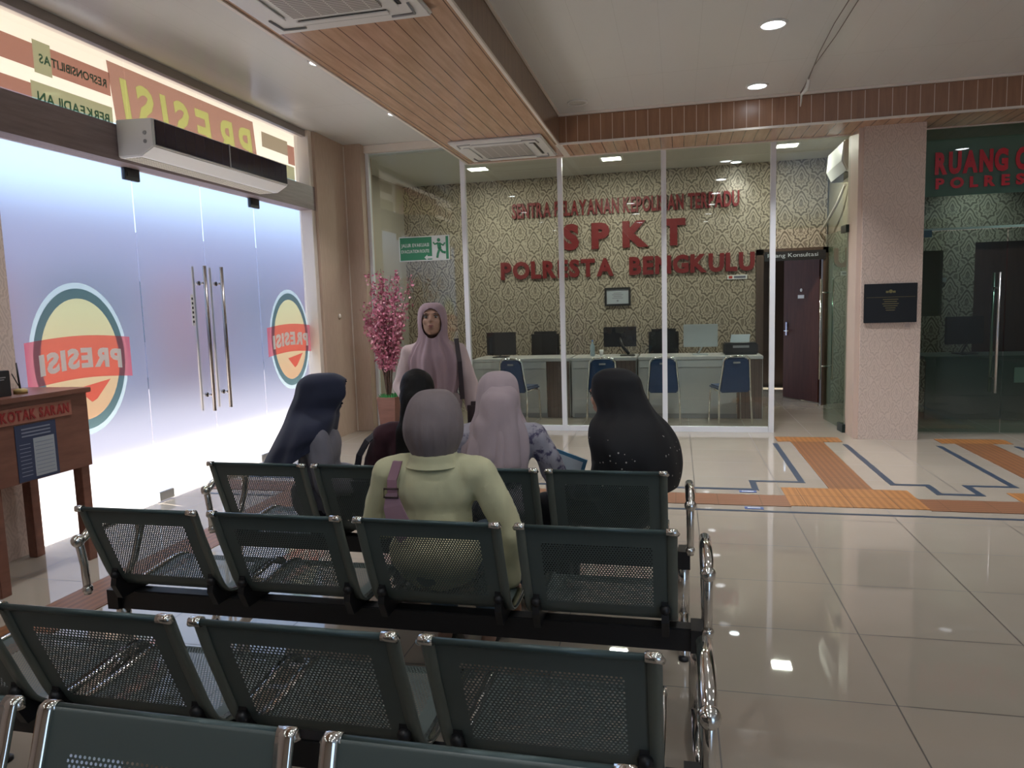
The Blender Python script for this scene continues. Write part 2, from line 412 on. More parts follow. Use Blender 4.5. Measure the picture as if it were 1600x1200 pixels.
b = MB(); b.box(-3.74, PB, ZC - .1, -2.42, PB + .1, ZC); b.box(-4.16, PB + .1, ZC - .03, -3.7, PB + .15, ZC)
struct(b.build('trim_9', alu))
# transom glass above the office door opening
struct(MB().quad((1.06, PB, 2.26), (1.86, PB, 2.26), (1.86, PB, ZS), (1.06, PB, ZS)).build('window_11', gl))
# the pillar between the two offices
struct(box('wall_pillar', (1.86, 8.12, 0, 2.43, PB + .22, ZS + .01), wp))
b = MB(); b.box(1.815, 8.16, 0, 1.862, PB + .1, ZS)
struct(b.build('trim_10', mat('pillar_edge', (.66, .52, .44), .5)))
# office door, standing open into the room
door = thing('glass_door', 'frameless glass office door standing open beside the wallpapered pillar', 'door', (1.80, PB + .03, 0), R(95))
door['kind'] = 'structure'; door.name = 'door_3'
MB().quad((0, 0, .03), (.78, 0, .03), (.78, 0, 2.24), (0, 0, 2.24)).build('pane', gl2, door)
b = MB()
for s_ in (-1, 1):
    b.tube([(.70, s_*.07, .52), (.70, s_*.07, 1.72)], .014, 12)
    for zz in (.68, 1.56): b.tube([(.70, 0, zz), (.70, s_*.07, zz)], .009, 10)
b.build('handle', chrome, door)
b = MB(); b.box(-.02, -.02, 0, .16, .02, .09); b.box(-.02, -.02, 2.2, .16, .02, 2.28)
b.build('patch_fitting', mat('patch_green', (.03, .05, .05), .3, .6), door)
# right office glazing
struct(MB().quad((2.43, PB, 2.19), (7, PB, 2.19), (7, PB, ZS), (2.43, PB, ZS)).build('window_12', gl2))
b = MB(); b.box(2.43, PB - .004, 2.165, 7, PB + .004, 2.19)
struct(b.build('trim_11', mat('glass_edge', (.25, .38, .33), .2)))
d4 = struct(MB().quad((2.45, PB, .02), (3.33, PB, .02), (3.33, PB, 2.16), (2.45, PB, 2.16)).build('door_4', gl2))
b = MB()
for s_ in (-1, 1):
    b.tube([(3.25, PB + s_*.07, .45), (3.25, PB + s_*.07, 1.71)], .014, 12)
    for zz in (.6, 1.55): b.tube([(3.25, PB, zz), (3.25, PB + s_*.07, zz)], .009, 10)
b.build('handle', steel, d4)
MB().box(2.45, PB - .015, 2.10, 2.62, PB + .015, 2.17).build('patch_fitting', MATS['patch_green'], d4)
struct(MB().quad((3.34, PB, .02), (7, PB, .02), (7, PB, 2.16), (3.34, PB, 2.16)).build('window_13', gl2))

# office interior
dam = damask('office_damask', (.45, .39, .30), (.12, .095, .07), .42, .357, .9, 'XZ', shift=.05)
b = MB(); b.box(-4.16, 10.8, 0, 1.09, 10.9, 3.4); b.box(1.09, 10.8, 2.2, 2.02, 10.9, 3.4)
struct(b.build('wall_back', dam))
struct(box('wall_back_left', (-4.26, PB + .15, 0, -4.16, 10.8, 3.4), mat('office_side', (.42, .38, .32), .7)))
struct(box('wall_divider', (2.04, PB + .22, 0, 2.14, 12.9, 3.4), mat('divider_paint', (.30, .27, .20), .7)))
struct(box('ceiling_office', (-4.3, PB + .03, 3.40, 7, 13, 3.5), mat('office_ceiling', (.62, .62, .58), .5)))
b = MB(); b.box(2.14, 10.8, 0, 3.86, 10.9, 3.4); b.box(3.86, 10.8, 2.17, 7, 10.9, 3.4)
struct(b.build('wall_back_right', dam))
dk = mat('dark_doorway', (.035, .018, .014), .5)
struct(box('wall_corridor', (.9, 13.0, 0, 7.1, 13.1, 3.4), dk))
# brown door frame and half open wooden door of the consultation room
dw = wood_mat('door_brown', (.05, .014, .008), (.08, .025, .015), .55, (20, 20, 2))
dw.node_tree.nodes['Principled BSDF'].inputs['Specular IOR Level'].default_value = .15
fr = MB(); fr.box(1.09, 10.76, 0, 1.19, 10.92, 2.2); fr.box(1.09, 10.76, 2.12, 2.03, 10.92, 2.2); fr.box(1.97, 10.76, 0, 2.03, 10.92, 2.2)
struct(fr.build('trim_12', wood_mat('frame_brown', (.07, .045, .03), (.11, .07, .05), .4, (20, 20, 2))))
cd = thing('door_5', 'dark brown wooden door half open into the consultation room', 'door', (1.97, 10.92, 0), R(118)); cd['kind'] = 'structure'
MB().box(0, -.02, .01, .80, .02, 2.12).build('leaf', dw, cd, .003)
b = MB(); b.box(.70, .02, .95, .74, .03, 1.15); b.tube([(.72, .03, 1.02), (.72, .06, 1.02), (.62, .06, 1.02)], .008); b.build('handle', chrome, cd)
b = MB(); b.box(.32, .021, 1.50, .46, .025, 1.55); b.lathe([(.025, 0), (.025, .004)], (.39, .021, 1.62), 14, axis='Y'); b.build('sticker', white_pl, cd)
sg = tag(box('door_sign', (1.20, 10.745, 2.03, 2.0, 10.76, 2.16), black_pl), 'black name strip over the dark consultation doorway', 'sign')
text_mesh('lettering', 'Ruang Konsultasi', .07, .66, mat('pale_letters', (.55, .62, .66), .5), lambda a, u, o: (1.24 + a, 10.743 - o, 2.06 + u), sg, .002)
struct(box('door_6', (3.86, 10.84, 0, 4.9, 10.9, 2.17), wood_mat('door_dark', (.05, .022, .018), (.08, .035, .028), .35, (20, 20, 2))))
# closing walls of the lobby; rear wall gap added to let in fill daylight
pw = mat('plain_wall', (.50, .42, .35), .7)
b = MB(); b.box(7, -5, 0, 7.1, 13, .9); b.box(7, -5, 2.6, 7.1, 13, 3.6); b.box(7, -5, .9, 7.1, 13, 2.6)
struct(b.build('wall_right', pw))
b = MB(); b.box(-4.16, -5.1, 0, 2.8, -5, 3.6); b.box(6.1, -5.1, 0, 7.1, -5, 3.6); b.box(2.8, -5.1, 3.1, 6.1, -5, 3.6)
struct(b.build('wall_rear', pw))

# ------------------------------------------------------------------ vinyl on the entrance glass
film_red = film_mat('film_red', (.68, .53, .50), .08); film_lime = film_mat('film_lime', (.70, .73, .46), .05); film_green = film_mat('film_green', (.40, .42, .30))
film_pink = film_mat('film_pink', (.42, .23, .20)); film_dk = film_mat('film_darkgreen', (.32, .50, .44)); film_grey = film_mat('film_grey', (.38, .34, .28))
XI = LEFT + .012
def vinyl(b, y0, y1, z0, z1, mi=0, x=XI, skew=0.):
    b.mi = mi; b.quad((x, y0, z0), (x, y1, z0), (x, y1 - skew, z1), (x, y0 - skew, z1))
bn = MB(); bn.prism([(XI, 4.80, 2.92), (XI, 6.69, 2.92), (XI, 6.63, 3.405), (XI, 4.74, 3.405)], (.002, 0, 0)); bn = bn.build('banner_raw', film_red)
ltr = lambda dx, th: text_mesh('lettering', 'PRESISI', .36, 1.72, film_lime, lambda a, u, o: (XI + dx + o, 6.62 - a - u*.12, 2.96 + u), None, th, bold=.03, spacing=1.12)
cut = ltr(-.005, .012); cb = bmesh.new(); cb.from_mesh(cut.data); bmesh.ops.remove_doubles(cb, verts=cb.verts, dist=1e-5); bmesh.ops.recalc_face_normals(cb, faces=cb.faces); cb.to_mesh(cut.data); cb.free(); bo = bn.modifiers.new('cut', 'BOOLEAN'); bo.operation = 'DIFFERENCE'; bo.object = cut; bo.solver = 'EXACT'
me = eval_mesh(bn, 'transom_banner'); bpy.data.objects.remove(bn); bpy.data.objects.remove(cut)
me.materials.clear(); me.materials.append(film_red)
bn = bpy.data.objects.new('transom_banner', me); COL.objects.link(bn)
tag(bn, 'red vinyl banner with lime lettering read from outside, on the transom glass', 'banner')
lt = ltr(0, .002); lt.parent = bn
def strips(name, label, rects, letters, grp):
    b = MB()
    for (y0, y1, z0, z1, mi) in rects: vinyl(b, y0, y1, z0, z1, mi)
    o = tag(b.build(name, [film_pink, film_green, film_grey]), label, 'banner', grp)
    for (s_, y1, wd, z0, h) in letters:
        text_mesh('lettering', s_, h, wd, film_dk, lambda a, u, o_: (XI + .004 + o_, y1 - a, z0 + u), o, .001, bold=.02)
strips('transom_strip', 'upper pink and green vinyl strip on the transom, left of the lime lettering', [(3.735, 4.10, 3.15, 3.31, 0), (4.10, 4.24, 3.13, 3.34, 1), (4.24, 4.76, 3.15, 3.32, 0)], [('RESPONSIBILITAS', 4.72, .58, 3.20, .06)], None)
strips('transom_strip', 'lower grey and green vinyl strip on the transom, left of the lime lettering', [(3.735, 4.06, 2.92, 3.05, 0), (4.06, 4.76, 2.92, 3.07, 1)], [('BERKEADILAN', 4.72, .62, 2.94, .07)], None)
strips('transom_strip', 'short olive vinyl strip high on the transom, right of the lime lettering', [(6.78, 7.28, 3.20, 3.35, 2), (7.28, 7.42, 3.12, 3.32, 0)], [], None)
strips('transom_strip', 'pale olive vinyl strip low on the transom, right of the lime lettering', [(6.76, 7.40, 2.92, 3.10, 1)], [], None)
# round badges with a red ribbon on the frosted sidelights
def badge(yc, label, wy=.40, hz=.50, zc=1.22):
    t = thing('glass_badge', label, 'sticker', (XI, yc, zc))
    def oval(name, ky, kz, x, M, z0=0, parent=t):
        b = MB(); vs = [b.bm.verts.new((x, ky*math.cos(a), z0 + kz*math.sin(a))) for a in (2*PI*i/48 for i in range(48))]
        b.bm.faces.new(vs); return b.build(name, M, parent)
    def annulus(name, k0, k1, x, M):
        b = MB(); n = 56
        for i in range(n):
            a, c_ = 2*PI*i/n, 2*PI*(i+1)/n
            b.quad((x, wy*k0*math.cos(a), hz*k0*math.sin(a)), (x, wy*k0*math.cos(c_), hz*k0*math.sin(c_)), (x, wy*k1*math.cos(c_), hz*k1*math.sin(c_)), (x, wy*k1*math.cos(a), hz*k1*math.sin(a)))
        return b.build(name, M, t)
    annulus('outline', 1.0, 1.08, 0, film_mat('film_mint', (.82, .95, .86), .5, True) if 'film_mint' not in MATS else MATS['film_mint'])
    annulus('ring', .86, 1.0, .001, MATS.get('film_ring') or film_mat('film_ring', (.34, .52, .44), .12))
    if 'film_sun' not in MATS:
        M = film_mat('film_sun', (.95, .80, .32), .5, True); N = NT(M); x, y, z, v = N.xyz()
        c = N.mix(N.math('MULTIPLY_ADD', z, 1.3, .55, clamp=True), (.93, .55, .28), (.98, .90, .45))
        for nd in N.t.nodes:
            if nd.type in ('BSDF_TRANSPARENT', 'BSDF_DIFFUSE', 'BSDF_TRANSLUCENT'): N.l(c, nd.inputs[0])
    oval('disc', wy*.86, hz*.86, .001, MATS['film_sun'])
    b = MB(); n = 12
    for i in range(n):
        u0, u1 = i/n, (i+1)/n
        f = lambda u: (-.46 + .92*u, .03*math.sin(PI*u) - .16)
        (a0, h0), (a1, h1) = f(u0), f(u1)
        b.quad((.004, a0, h0), (.004, a1, h1), (.004, a1, h1 + .30), (.004, a0, h0 + .30))
    rb = b.build('ribbon', MATS.get('film_ribbon') or film_mat('film_ribbon', (.78, .22, .25), .45, True), t)
    b = MB(); b.quad((.003, -.08, -.20), (.003, .24, -.16), (.003, .10, -.29), (.003, .05, -.31)); b.build('ribbon_fold', MATS['film_ribbon'], t)
    text_mesh('lettering', 'PRESISI', .145, .72, MATS.get('film_white') or film_mat('film_white', (.95, .95, .92), .75), lambda a, u, o: (.006 + o, .36 - a, -.09 + u + .03*math.sin(PI*(a/.72))), rb, .001, bold=.05)
badge(4.27, 'oval yellow and green glass sticker with a red ribbon, above the wooden suggestion table')
badge(7.10, 'oval yellow and green glass sticker with a red ribbon, nearest the beige wall return', .38)

# ================================================================== FLOOR MARKINGS
def pav_mat(name, c1, c2, axis):
    M = mat(name, c1, .45); N = NT(M); x, y, z, v = N.xyz()
    h = x if axis == 'X' else y
    k = N.math('FRACT', N.math('DIVIDE', h, .05)); f = N.math('GREATER_THAN', k, .5)
    t = N.math('MAXIMUM', N.math('LESS_THAN', N.math('FRACT', N.math('DIVIDE', N.math('ADD', x, .02), .31)), .02), N.math('LESS_THAN', N.math('FRACT', N.math('DIVIDE', N.math('SUBTRACT', y, 5.39), .31)), .02))
    c = N.mix(f, c1, c2); c = N.mix(N.math('MULTIPLY', N.noise(v, 6, 3), .5), c, c2); N.l(N.mix(t, c, (.12, .05, .02)), N.bsdf().inputs[0]); N.bump(k, .6, .004); return M
om = pav_mat('tactile_orange', (.40, .17, .05), (.27, .11, .03), 'X')
ob = pav_mat('tactile_brown', (.24, .10, .045), (.18, .075, .035), 'Y')
bb = pav_mat('tactile_path', (.25, .105, .04), (.17, .07, .03), 'X')
def strip(y0, y1, x0, x1, M, label, z=.004):
    tag(box('tactile_strip', (x0, y0, .0, x1, y1, z), M), label, 'floor strip', 'tactile paving')
strip(5.39, 5.70, -4.05, .80, ob, 'brown tactile strip running along the floor behind the steel benches')
strip(5.42, 5.95, .80, 1.72, om, 'wide orange tactile pad where the path to the glass office door branches off')
strip(5.39, 5.70, 1.72, 2.40, ob, 'short brown tactile strip joining the two wide orange pads')
strip(5.42, 5.95, 2.40, 3.35, om, 'orange tactile pad at the right edge of the photo')
strip(5.95, 7.93, 1.16, 1.48, bb, 'brown tactile path leading straight to the open glass office door')
strip(5.95, 7.93, 2.72, 3.05, bb, 'brown tactile path leading to the dark right-hand office')
strip(7.93, 8.19, 1.03, 1.67, om, 'narrow orange tactile pad at the threshold of the open glass door')
strip(7.93, 8.17, 2.60, 3.24, om, 'narrow orange tactile pad at the threshold of the dark right-hand office')
strip(-4.5, 5.39, -3.26, -2.95, bb, 'brown tactile path between the suggestion table and the benches')
tape = mat('navy_tape', (.03, .045, .075), .45)
def tapeline(pts, label, w_=.05):
    b = MB()
    for (a, c_) in zip(pts, pts[1:]):
        if abs(a[0]-c_[0]) > abs(a[1]-c_[1]):
            x0, x1 = sorted((a[0], c_[0])); b.box(x0 - w_/2, a[1] - w_/2, 0, x1 + w_/2, a[1] + w_/2, .002)
        else:
            y0, y1 = sorted((a[1], c_[1])); b.box(a[0] - w_/2, y0 + w_/2, 0, a[0] + w_/2, y1 - w_/2, .002)
    tag(b.build('floor_tape', tape), label, 'floor line', 'navy floor tape')
tapeline([(-3.9, 5.87), (.60, 5.87), (.60, 6.15), (.99, 6.15), (.99, 7.85)], 'navy tape line bending up to the open glass office door')
tapeline([(1.67, 7.85), (1.67, 6.14), (1.92, 6.14), (1.92, 5.87), (2.20, 5.87), (2.20, 6.15), (2.53, 6.15), (2.53, 7.82)], 'navy tape line stepping in front of the wallpapered pillar')
tapeline([(3.22, 7.84), (3.22, 6.15), (3.6, 6.15)], 'navy tape line at the right edge of the photo')
tapeline([(-3.9, 5.25), (6.9, 5.25)], 'long navy tape line on the camera side of the brown strip', .035)
for yy, lb in ((5.80, 'far'), (5.33, 'near')):
    b = MB(); b.box(.47, yy - .03, 0, .60, yy + .03, .003); b.mi = 1; b.box(.49, yy - .008, .003, .58, yy + .008, .0035)
    tag(b.build('floor_sticker', [mat('blue_sticker', (.05, .09, .25), .4), white_pl]), 'small blue label stuck on the %s side of the brown tactile strip' % lb, 'sticker')

# ================================================================== LIGHT FITTINGS
lamp = mat('lamp_diffuser', (1, 1, 1), .4, emit=(.88, .94, 1.0), estr=9); off = mat('lamp_off', (.62, .61, .57), .4)
def downlight(x, y, z, label, grp, on=True, r=.085, power=4, col=(.95, .97, 1.0), spread=100):
    t = thing('downlight', label, 'ceiling light', (x, y, z), 0, grp)
    b = MB(); b.lathe([(r, -.0), (r + .018, -.0), (r + .018, -.010), (r, -.014), (r, 0)], n=32, cap=False); b.build('rim', white_pl, t)
    b = MB(); b.lathe([(.001, -.008), (r, -.008), (r, -.001), (.001, -.001)], n=32, cap=False); b.build('diffuser', lamp if on else off, t)
    if on and power:
        L = bpy.data.lights.new('downlight_lamp', 'AREA'); L.shape = 'DISK'; L.size = r*2; L.energy = power; L.color = col; L.spread = R(spread)
        o = bpy.data.objects.new('downlight_lamp', L); COL.objects.link(o); o.parent = t; o.location = (0, 0, -.02)
G1 = 'round downlights in the ceiling over the walkway'
downlight(.70, 5.85, ZC, 'lit round downlight nearest the top edge of the photo', G1, power=16)
downlight(.75, 7.43, ZC, 'lit round downlight beside the hanging wires, over the walkway', G1, power=16)
downlight(-.965, 7.43, ZC, 'unlit round downlight in the corner beside the wooden bulkhead', G1, False)
for (x_, ys) in ((.72, (4.27, 2.7, 1.1, -.6, -2.2)), (3.9, (7.43, 5.5, 3.6, 1.7, -.5))):
    for y_ in ys: downlight(x_, y_, ZC, 'lit round ceiling downlight above the lobby, seen only as a reflection in floor and glass', G1, power=12 if y_ > 5 else 3.5, spread=100 if y_ > 5 else 165)
for y_, s_ in ((5.57, 'nearer'), (7.2, 'farther')):
    downlight(-2.82, y_, ZC, '%s small lit downlight tucked behind the left edge of the wooden bulkhead' % s_, 'downlights by the entrance', True, .07, 8)
downlight(-2.93, 3.9, ZC, 'lit ceiling downlight above the suggestion table, seen as a reflection in the transom', 'downlights by the entrance', True, .07, 8)
pan = mat('panel_diffuser', (1, 1, 1), .4, emit=(1, .99, .80), estr=9)
def panel(x, y, label, p=13):
    t = thing('light_panel', label, 'ceiling light', (x, y, 3.40), 0, 'square light panels in the office')
    b = MB(); b.box(-.15, -.12, -.012, .15, .12, 0); b.build('frame', white_pl, t)
    b = MB(); b.box(-.12, -.095, -.016, .12, .095, -.0121); b.build('diffuser', pan, t)
    L = bpy.data.lights.new('panel_lamp', 'AREA'); L.shape = 'RECTANGLE'; L.size = .24; L.size_y = .19; L.energy = p; L.color = (1, .97, .86)
    o = bpy.data.objects.new('panel_lamp', L); COL.objects.link(o); o.parent = t; o.location = (0, 0, -.02)
panel(1.34, 9.72, 'square lit panel over the open glass door, beside the split air conditioner')
panel(-.83, 9.72, 'square lit panel above the red SPKT lettering')
panel(-2.65, 9.75, 'square lit panel behind the left ceiling cassette, seen through the glass')
downlight(.80, 10.6, 3.40, 'round lit downlight close to the patterned office wall', 'office downlight', True, .07, 1.5)
downlight(3.8, 10.3, 3.40, 'round lit downlight shining through the lettering of the dark right-hand office', 'right office downlight', True, .08, 5)

for y_ in (1.6, -.4, -2.4): downlight(-3.2, y_, ZC, 'added fill downlight between the entrance wall and the wooden bulkhead, out of view', 'downlights by the entrance', True, .07, 3.5, spread=165)  # unseen lamps added as fill on the surfaces facing the camera
for y_ in (2.0, .2, -1.6): downlight(-.9, y_, ZC, 'added fill downlight close to the right edge of the bulkhead, out of view', G1, power=3.5, spread=165)  # second row of invented fill lamps, brightening the benches and people
# hanging wires
b = MB()
b.tube([(1.16, 5.2, ZC - .01), (1.13, 5.9, ZC - .03), (1.15, 6.6, ZC - .015), (1.17, 7.2, ZC - .05), (1.18, 7.72, ZC - .03)], .004, 6)
b.tube([(1.22, 5.2, ZC - .01), (1.20, 6.2, ZC - .02), (1.16, 6.9, ZC - .03), (1.19, 7.72, ZC - .03)], .004, 6)
b.mi = 1; b.tube([(1.17, 7.2, ZC - .05), (1.185, 7.35, ZC - .09), (1.16, 7.5, ZC - .10), (1.18, 7.7, ZC - .16)], [.012, .018, .012, .006], 8)
tag(b.build('loose_wires', [mat('grey_wire', (.22, .2, .18), .5), white_pl]), 'loose pair of thin wires with a taped joint running across the ceiling', 'wires')

# ================================================================== CEILING CASSETTES
def cassette(x, y, label, w=.95):
    t = thing('ceiling_cassette', label, 'air conditioner', (x, y, ZS), 0, 'ceiling cassette air conditioners')
    h = w/2
    b = MB(); b.box(-h, -h, -.035, h, h, -.001); b.build('housing', white_pl, t, .012)
    gm = MATS.get('cassette_grille')
    if not gm:
        gm = mat('cassette_grille', (.30, .28, .26), .5); N = NT(gm); X, Y, Z, V = N.xyz()
        s1 = N.math('GREATER_THAN', N.math('FRACT', N.math('DIVIDE', Y, .02)), .5); s2 = N.math('LESS_THAN', N.math('FRACT', N.math('DIVIDE', X, .10)), .08)
        N.l(N.mix(N.math('MAXIMUM', s1, s2), (.22, .20, .19), (.60, .57, .54)), N.bsdf().inputs[0])
    MB().box(-.27, -.27, -.044, .27, .27, -.036).build('intake_grille', gm, t)
    for i in range(4):
        M = Matrix.Rotation(i*PI/2, 4, 'Z')
        b = MB(); b.box(-.27, .325, -.040, .27, .385, -.0352, M); b.build('air_slot', black_pl if i in (0, 3) else grey_pl, t)
        b = MB(); b.box(-.28, .32, -.048, .28, .365 if i in (0, 3) else .39, -.041, M); b.build('louvre', white_pl, t, .002)
        b = MB(); cx, cy = .36, .36
        b.tube([M @ Vector((cx + .06, cy - .09, -.038)), M @ Vector((cx + .05, cy + .05, -.040)), M @ Vector((cx - .09, cy + .06, -.038))], .008, 8); b.build('corner_screw_cover', grey_pl, t)
cassette(-1.80, 7.75, 'white ceiling cassette over the glass partition, at the corner of the wooden bulkhead', .98)
cassette(-1.85, 3.64, 'white ceiling cassette cut by the top edge of the photo', .98)

# air curtain on the header
t = thing('air_curtain', 'long white air curtain with a dark front, mounted over the entrance doors', 'air curtain', (-3.98, 4.63, 2.67))
b = MB(); b.prism([(0, 0, .0), (.20, 0, .0), (.31, 0, .06), (.31, 0, .26), (0, 0, .27)], (0, 1.84, 0)); b.build('housing', white_pl, t, .008)
b = MB(); b.box(.311, .02, .075, .318, 1.82, .25)
gp = mat('curtain_front', (.015, .015, .03), .15)
N = NT(gp); X, Y, Z, V = N.xyz(); f = N.math('LESS_THAN', N.math('FRACT', N.math('DIVIDE', Y, .115)), .03)
N.l(N.mix(f, (.012, .012, .028), (.06, .06, .09)), N.bsdf().inputs[0]); b.build('front_grille', gp, t)
b = MB(); b.box(.30, .90, .07, .321, .915, .26); b.build('centre_strip', grey_pl, t)
b = MB()
for k in range(5): b.box(.03 + k*.03, .04, -.006, .045 + k*.03, 1.80, .002)
b.build('outlet_vanes', mat('vane_cream', (.66, .62, .52), .5), t)
b = MB()
for k in range(2):
    b.lathe([(.014, -.004), (.014, 0)], (.24, 0, .10 + k*.06), 14, axis='Y')
b.build('dials', grey_pl, t)

# ================================================================== WALL SIGNS
red = mat('red_letters', (.18, .013, .015), .5)
def wall_sign(s, x0, x1, z0, h, bold, label, spacing=1.0):
    o = text_mesh('wall_lettering', s, h, x1 - x0, red, lambda a, u, o_: (x0 + a, 10.795 - o_, z0 + u), None, .03, bold, spacing)
    tag(o, label, 'lettering')
wall_sign('SENTRA PELAYANAN KEPOLISIAN TERPADU', -2.42, .86, 2.815, .225, .03, 'top line of red wall letters reading SENTRA PELAYANAN KEPOLISIAN TERPADU')
wall_sign('S P K T', -1.66, .12, 2.31, .39, .06, 'large widely spaced red wall letters reading SPKT')
wall_sign('POLRESTA  BENGKULU', -2.62, 1.07, 1.91, .27, .045, 'bottom line of red wall letters reading POLRESTA BENGKULU')
# sign band behind right office glass
o = tag(box('sign_band', (2.44, PB + .02, 2.52, 6.0, PB + .03, 3.10), mat('frosted_band', (.55, .68, .62), .5)), 'pale green frosted sign band in the dark right-hand office glazing', 'sign')
text_mesh('lettering', 'RUANG CA', .235, 1.02, mat('red_letters_bright', (.62, .03, .045), .4), lambda a, u, o_: (2.63 + a, PB - .002 - o_, 2.735 + u), o, .006, .055)
text_mesh('lettering', 'POLRES', .115, .82, MATS['red_letters_bright'], lambda a, u, o_: (2.64 + a, PB - .002 - o_, 2.59 + u), o, .006, .05, 1.28)
# evacuation sign (hangs on the glass)
t = thing('evacuation_sign', 'green evacuation route sign on the glass, above the pink blossom tree', 'sign', (-3.02, PB - .02, 2.245))
a_ = mat('sign_white', (.72, .76, .73), .4); gsn = mat('sign_green', (.04, .25, .12), .4)
MB().box(-.325, -.006, -.15, .325, .006, .15).build('plate', a_, t)
MB().box(-.312, -.009, -.137, .10, -.006, .137).build('green_field', gsn, t)
b = MB(); b.box(.28, -.009, -.137, .312, -.006, .137)
b.ell((.19, -.009, .095), .022, .003, .022)
b.tube([(.19, -.009, .06), (.20, -.009, -.01)], .024, 8, flat=.15)
b.tube([(.20, -.009, -.01), (.235, -.009, -.05), (.275, -.009, -.06)], .014, 8, flat=.2)
b.tube([(.20, -.009, -.01), (.175, -.009, -.07), (.165, -.009, -.12)], .014, 8, flat=.2)
b.tube([(.185, -.009, .06), (.14, -.009, .045), (.12, -.009, .07)], .010, 8, flat=.25)
b.tube([(.20, -.009, .055), (.245, -.009, .03), (.27, -.009, .06)], .010, 8, flat=.25)
b.build('running_figure', gsn, t)
text_mesh('lettering', 'JALUR EVAKUASI', .055, .36, a_, lambda a, u, o_: (-.295 + a, -.009 - o_, .01 + u), t, .002, .02)
text_mesh('lettering', 'EVACUATION ROUTE', .040, .36, a_, lambda a, u, o_: (-.295 + a, -.009 - o_, -.05 + u), t, .002, .015)
b = MB(); b.prism([(0.0, -.0092, -.11), (.04, -.0092, -.075), (.04, -.0092, -.095), (.13, -.0092, -.095), (.13, -.0092, -.125), (.04, -.0092, -.125), (.04, -.0092, -.145)], (0, -.001, 0)); b.build('arrow', a_, t)
# plaque on the pillar
t = thing('inauguration_plaque', 'black stone plaque with fine gold lines on the wallpapered pillar', 'plaque', (2.135, 8.115, 1.425))
MB().box(-.25, -.015, -.20, .25, .0, .20).build('slab', mat('black_stone', (.010, .008, .006), .35, spec=.25), t, .003)
gold = mat('gold_text', (.20, .15, .05), .35, .6)
b = MB(); b.box(-.23, -.0165, .06, .23, -.015, .063)
for k, wd in enumerate((.12, .10, .13, .11, .08, .07)): b.box(-wd*.6, -.0165, .035 - k*.022, wd*.6, -.015, .041 - k*.022)
b.lathe([(.018, -.0165), (.018, -.015)], (0, 0, .12), 16, axis='Y'); b.box(-.045, -.0165, .105, -.02, -.015, .125); b.box(.02, -.0165, .105, .045, -.015, .125)
b.build('engraving', gold, t)
tag(MB().box(2.28, 8.117, 1.16, 2.33, 8.12, 1.21).build('pillar_socket', mat('socket_pink', (.52, .42, .38), .4)), 'small wall socket cover low on the pillar below the plaque', 'socket')
tag(MB().lathe([(.03, 0), (.03, .01), (.012, .02)], (-3.954, 7.98, 1.45), 16, axis='X').build('call_button', cream), 'small round knob on the beige wall return', 'knob')
# framed certificate, small white sign
t = thing('framed_certificate', 'small black framed certificate on the patterned wall below the red letters', 'picture frame', (-.858, 10.79, 1.605))
b = MB(); b.box(-.19, -.02, -.135, .19, -.0, -.105); b.box(-.19, -.02, .105, .19, 0, .135); b.box(-.19, -.02, -.105, -.16, 0, .105); b.box(.16, -.02, -.105, .19, 0, .105); b.build('frame', black_pl, t)
b = MB(); b.box(-.16, -.008, -.105, .16, -.002, .105); b.mi = 1
for k in range(4): b.box(-.06 - .02*(k % 2), -.0095, .05 - k*.025, .06 + .02*(k % 2), -.008, .058 - k*.025)
b.lathe([(.015, -.0095), (.015, -.008)], (0, 0, -.06), 12, axis='Y'); b.build('paper', [mat('cert_paper', (.42, .46, .50), .5), mat('cert_ink', (.22, .22, .25), .5)], t)
b = MB(); b.box(.70, 10.785, 1.80, .97, 10.795, 1.86); b.mi = 1; b.box(.79, 10.783, 1.815, .95, 10.785, 1.845); b.mi = 2; b.box(.72, 10.783, 1.812, .77, 10.785, 1.848)
tag(b.build('small_notice', [white_pl, mat('notice_ink', (.15, .15, .2), .5), mat('notice_red', (.5, .06, .05), .5)]), 'tiny white and red notice on the patterned wall by the doorway', 'notice')
b = MB(); b.box(3.22, 10.78, 1.66, 3.52, 10.79, 1.72)
tag(b.build('small_notice', grey_pl), 'tiny grey notice on the wall of the dark right-hand office', 'notice')

# split air conditioner on the divider wall
t = thing('split_air_conditioner', 'white wall-mounted split air conditioner above the open glass door', 'air conditioner', (2.035, 8.75, 2.88))
b = MB(); b.prism([(0, 0, 0), (-.20, 0, .0), (-.26, 0, .12), (-.24, 0, .34), (0, 0, .36)], (0, .85, 0)); b.build('housing', white_pl, t, .015)
b = MB(); b.box(-.215, .05, -.004, -.10, .80, .004); b.build('outlet', black_pl, t)
b = MB(); b.box(-.16, -.003, .17, -.11, -.0, .24); b.build('side_mark', grey_pl, t)
tag(MB().tube([(2.0, 9.63, 2.86), (1.96, 9.9, 2.66), (1.93, 10.5, 2.45), (1.93, 10.78, 2.40)], .018, 8).build('drain_pipe', cream), 'pale pipe running down from the split air conditioner', 'pipe')

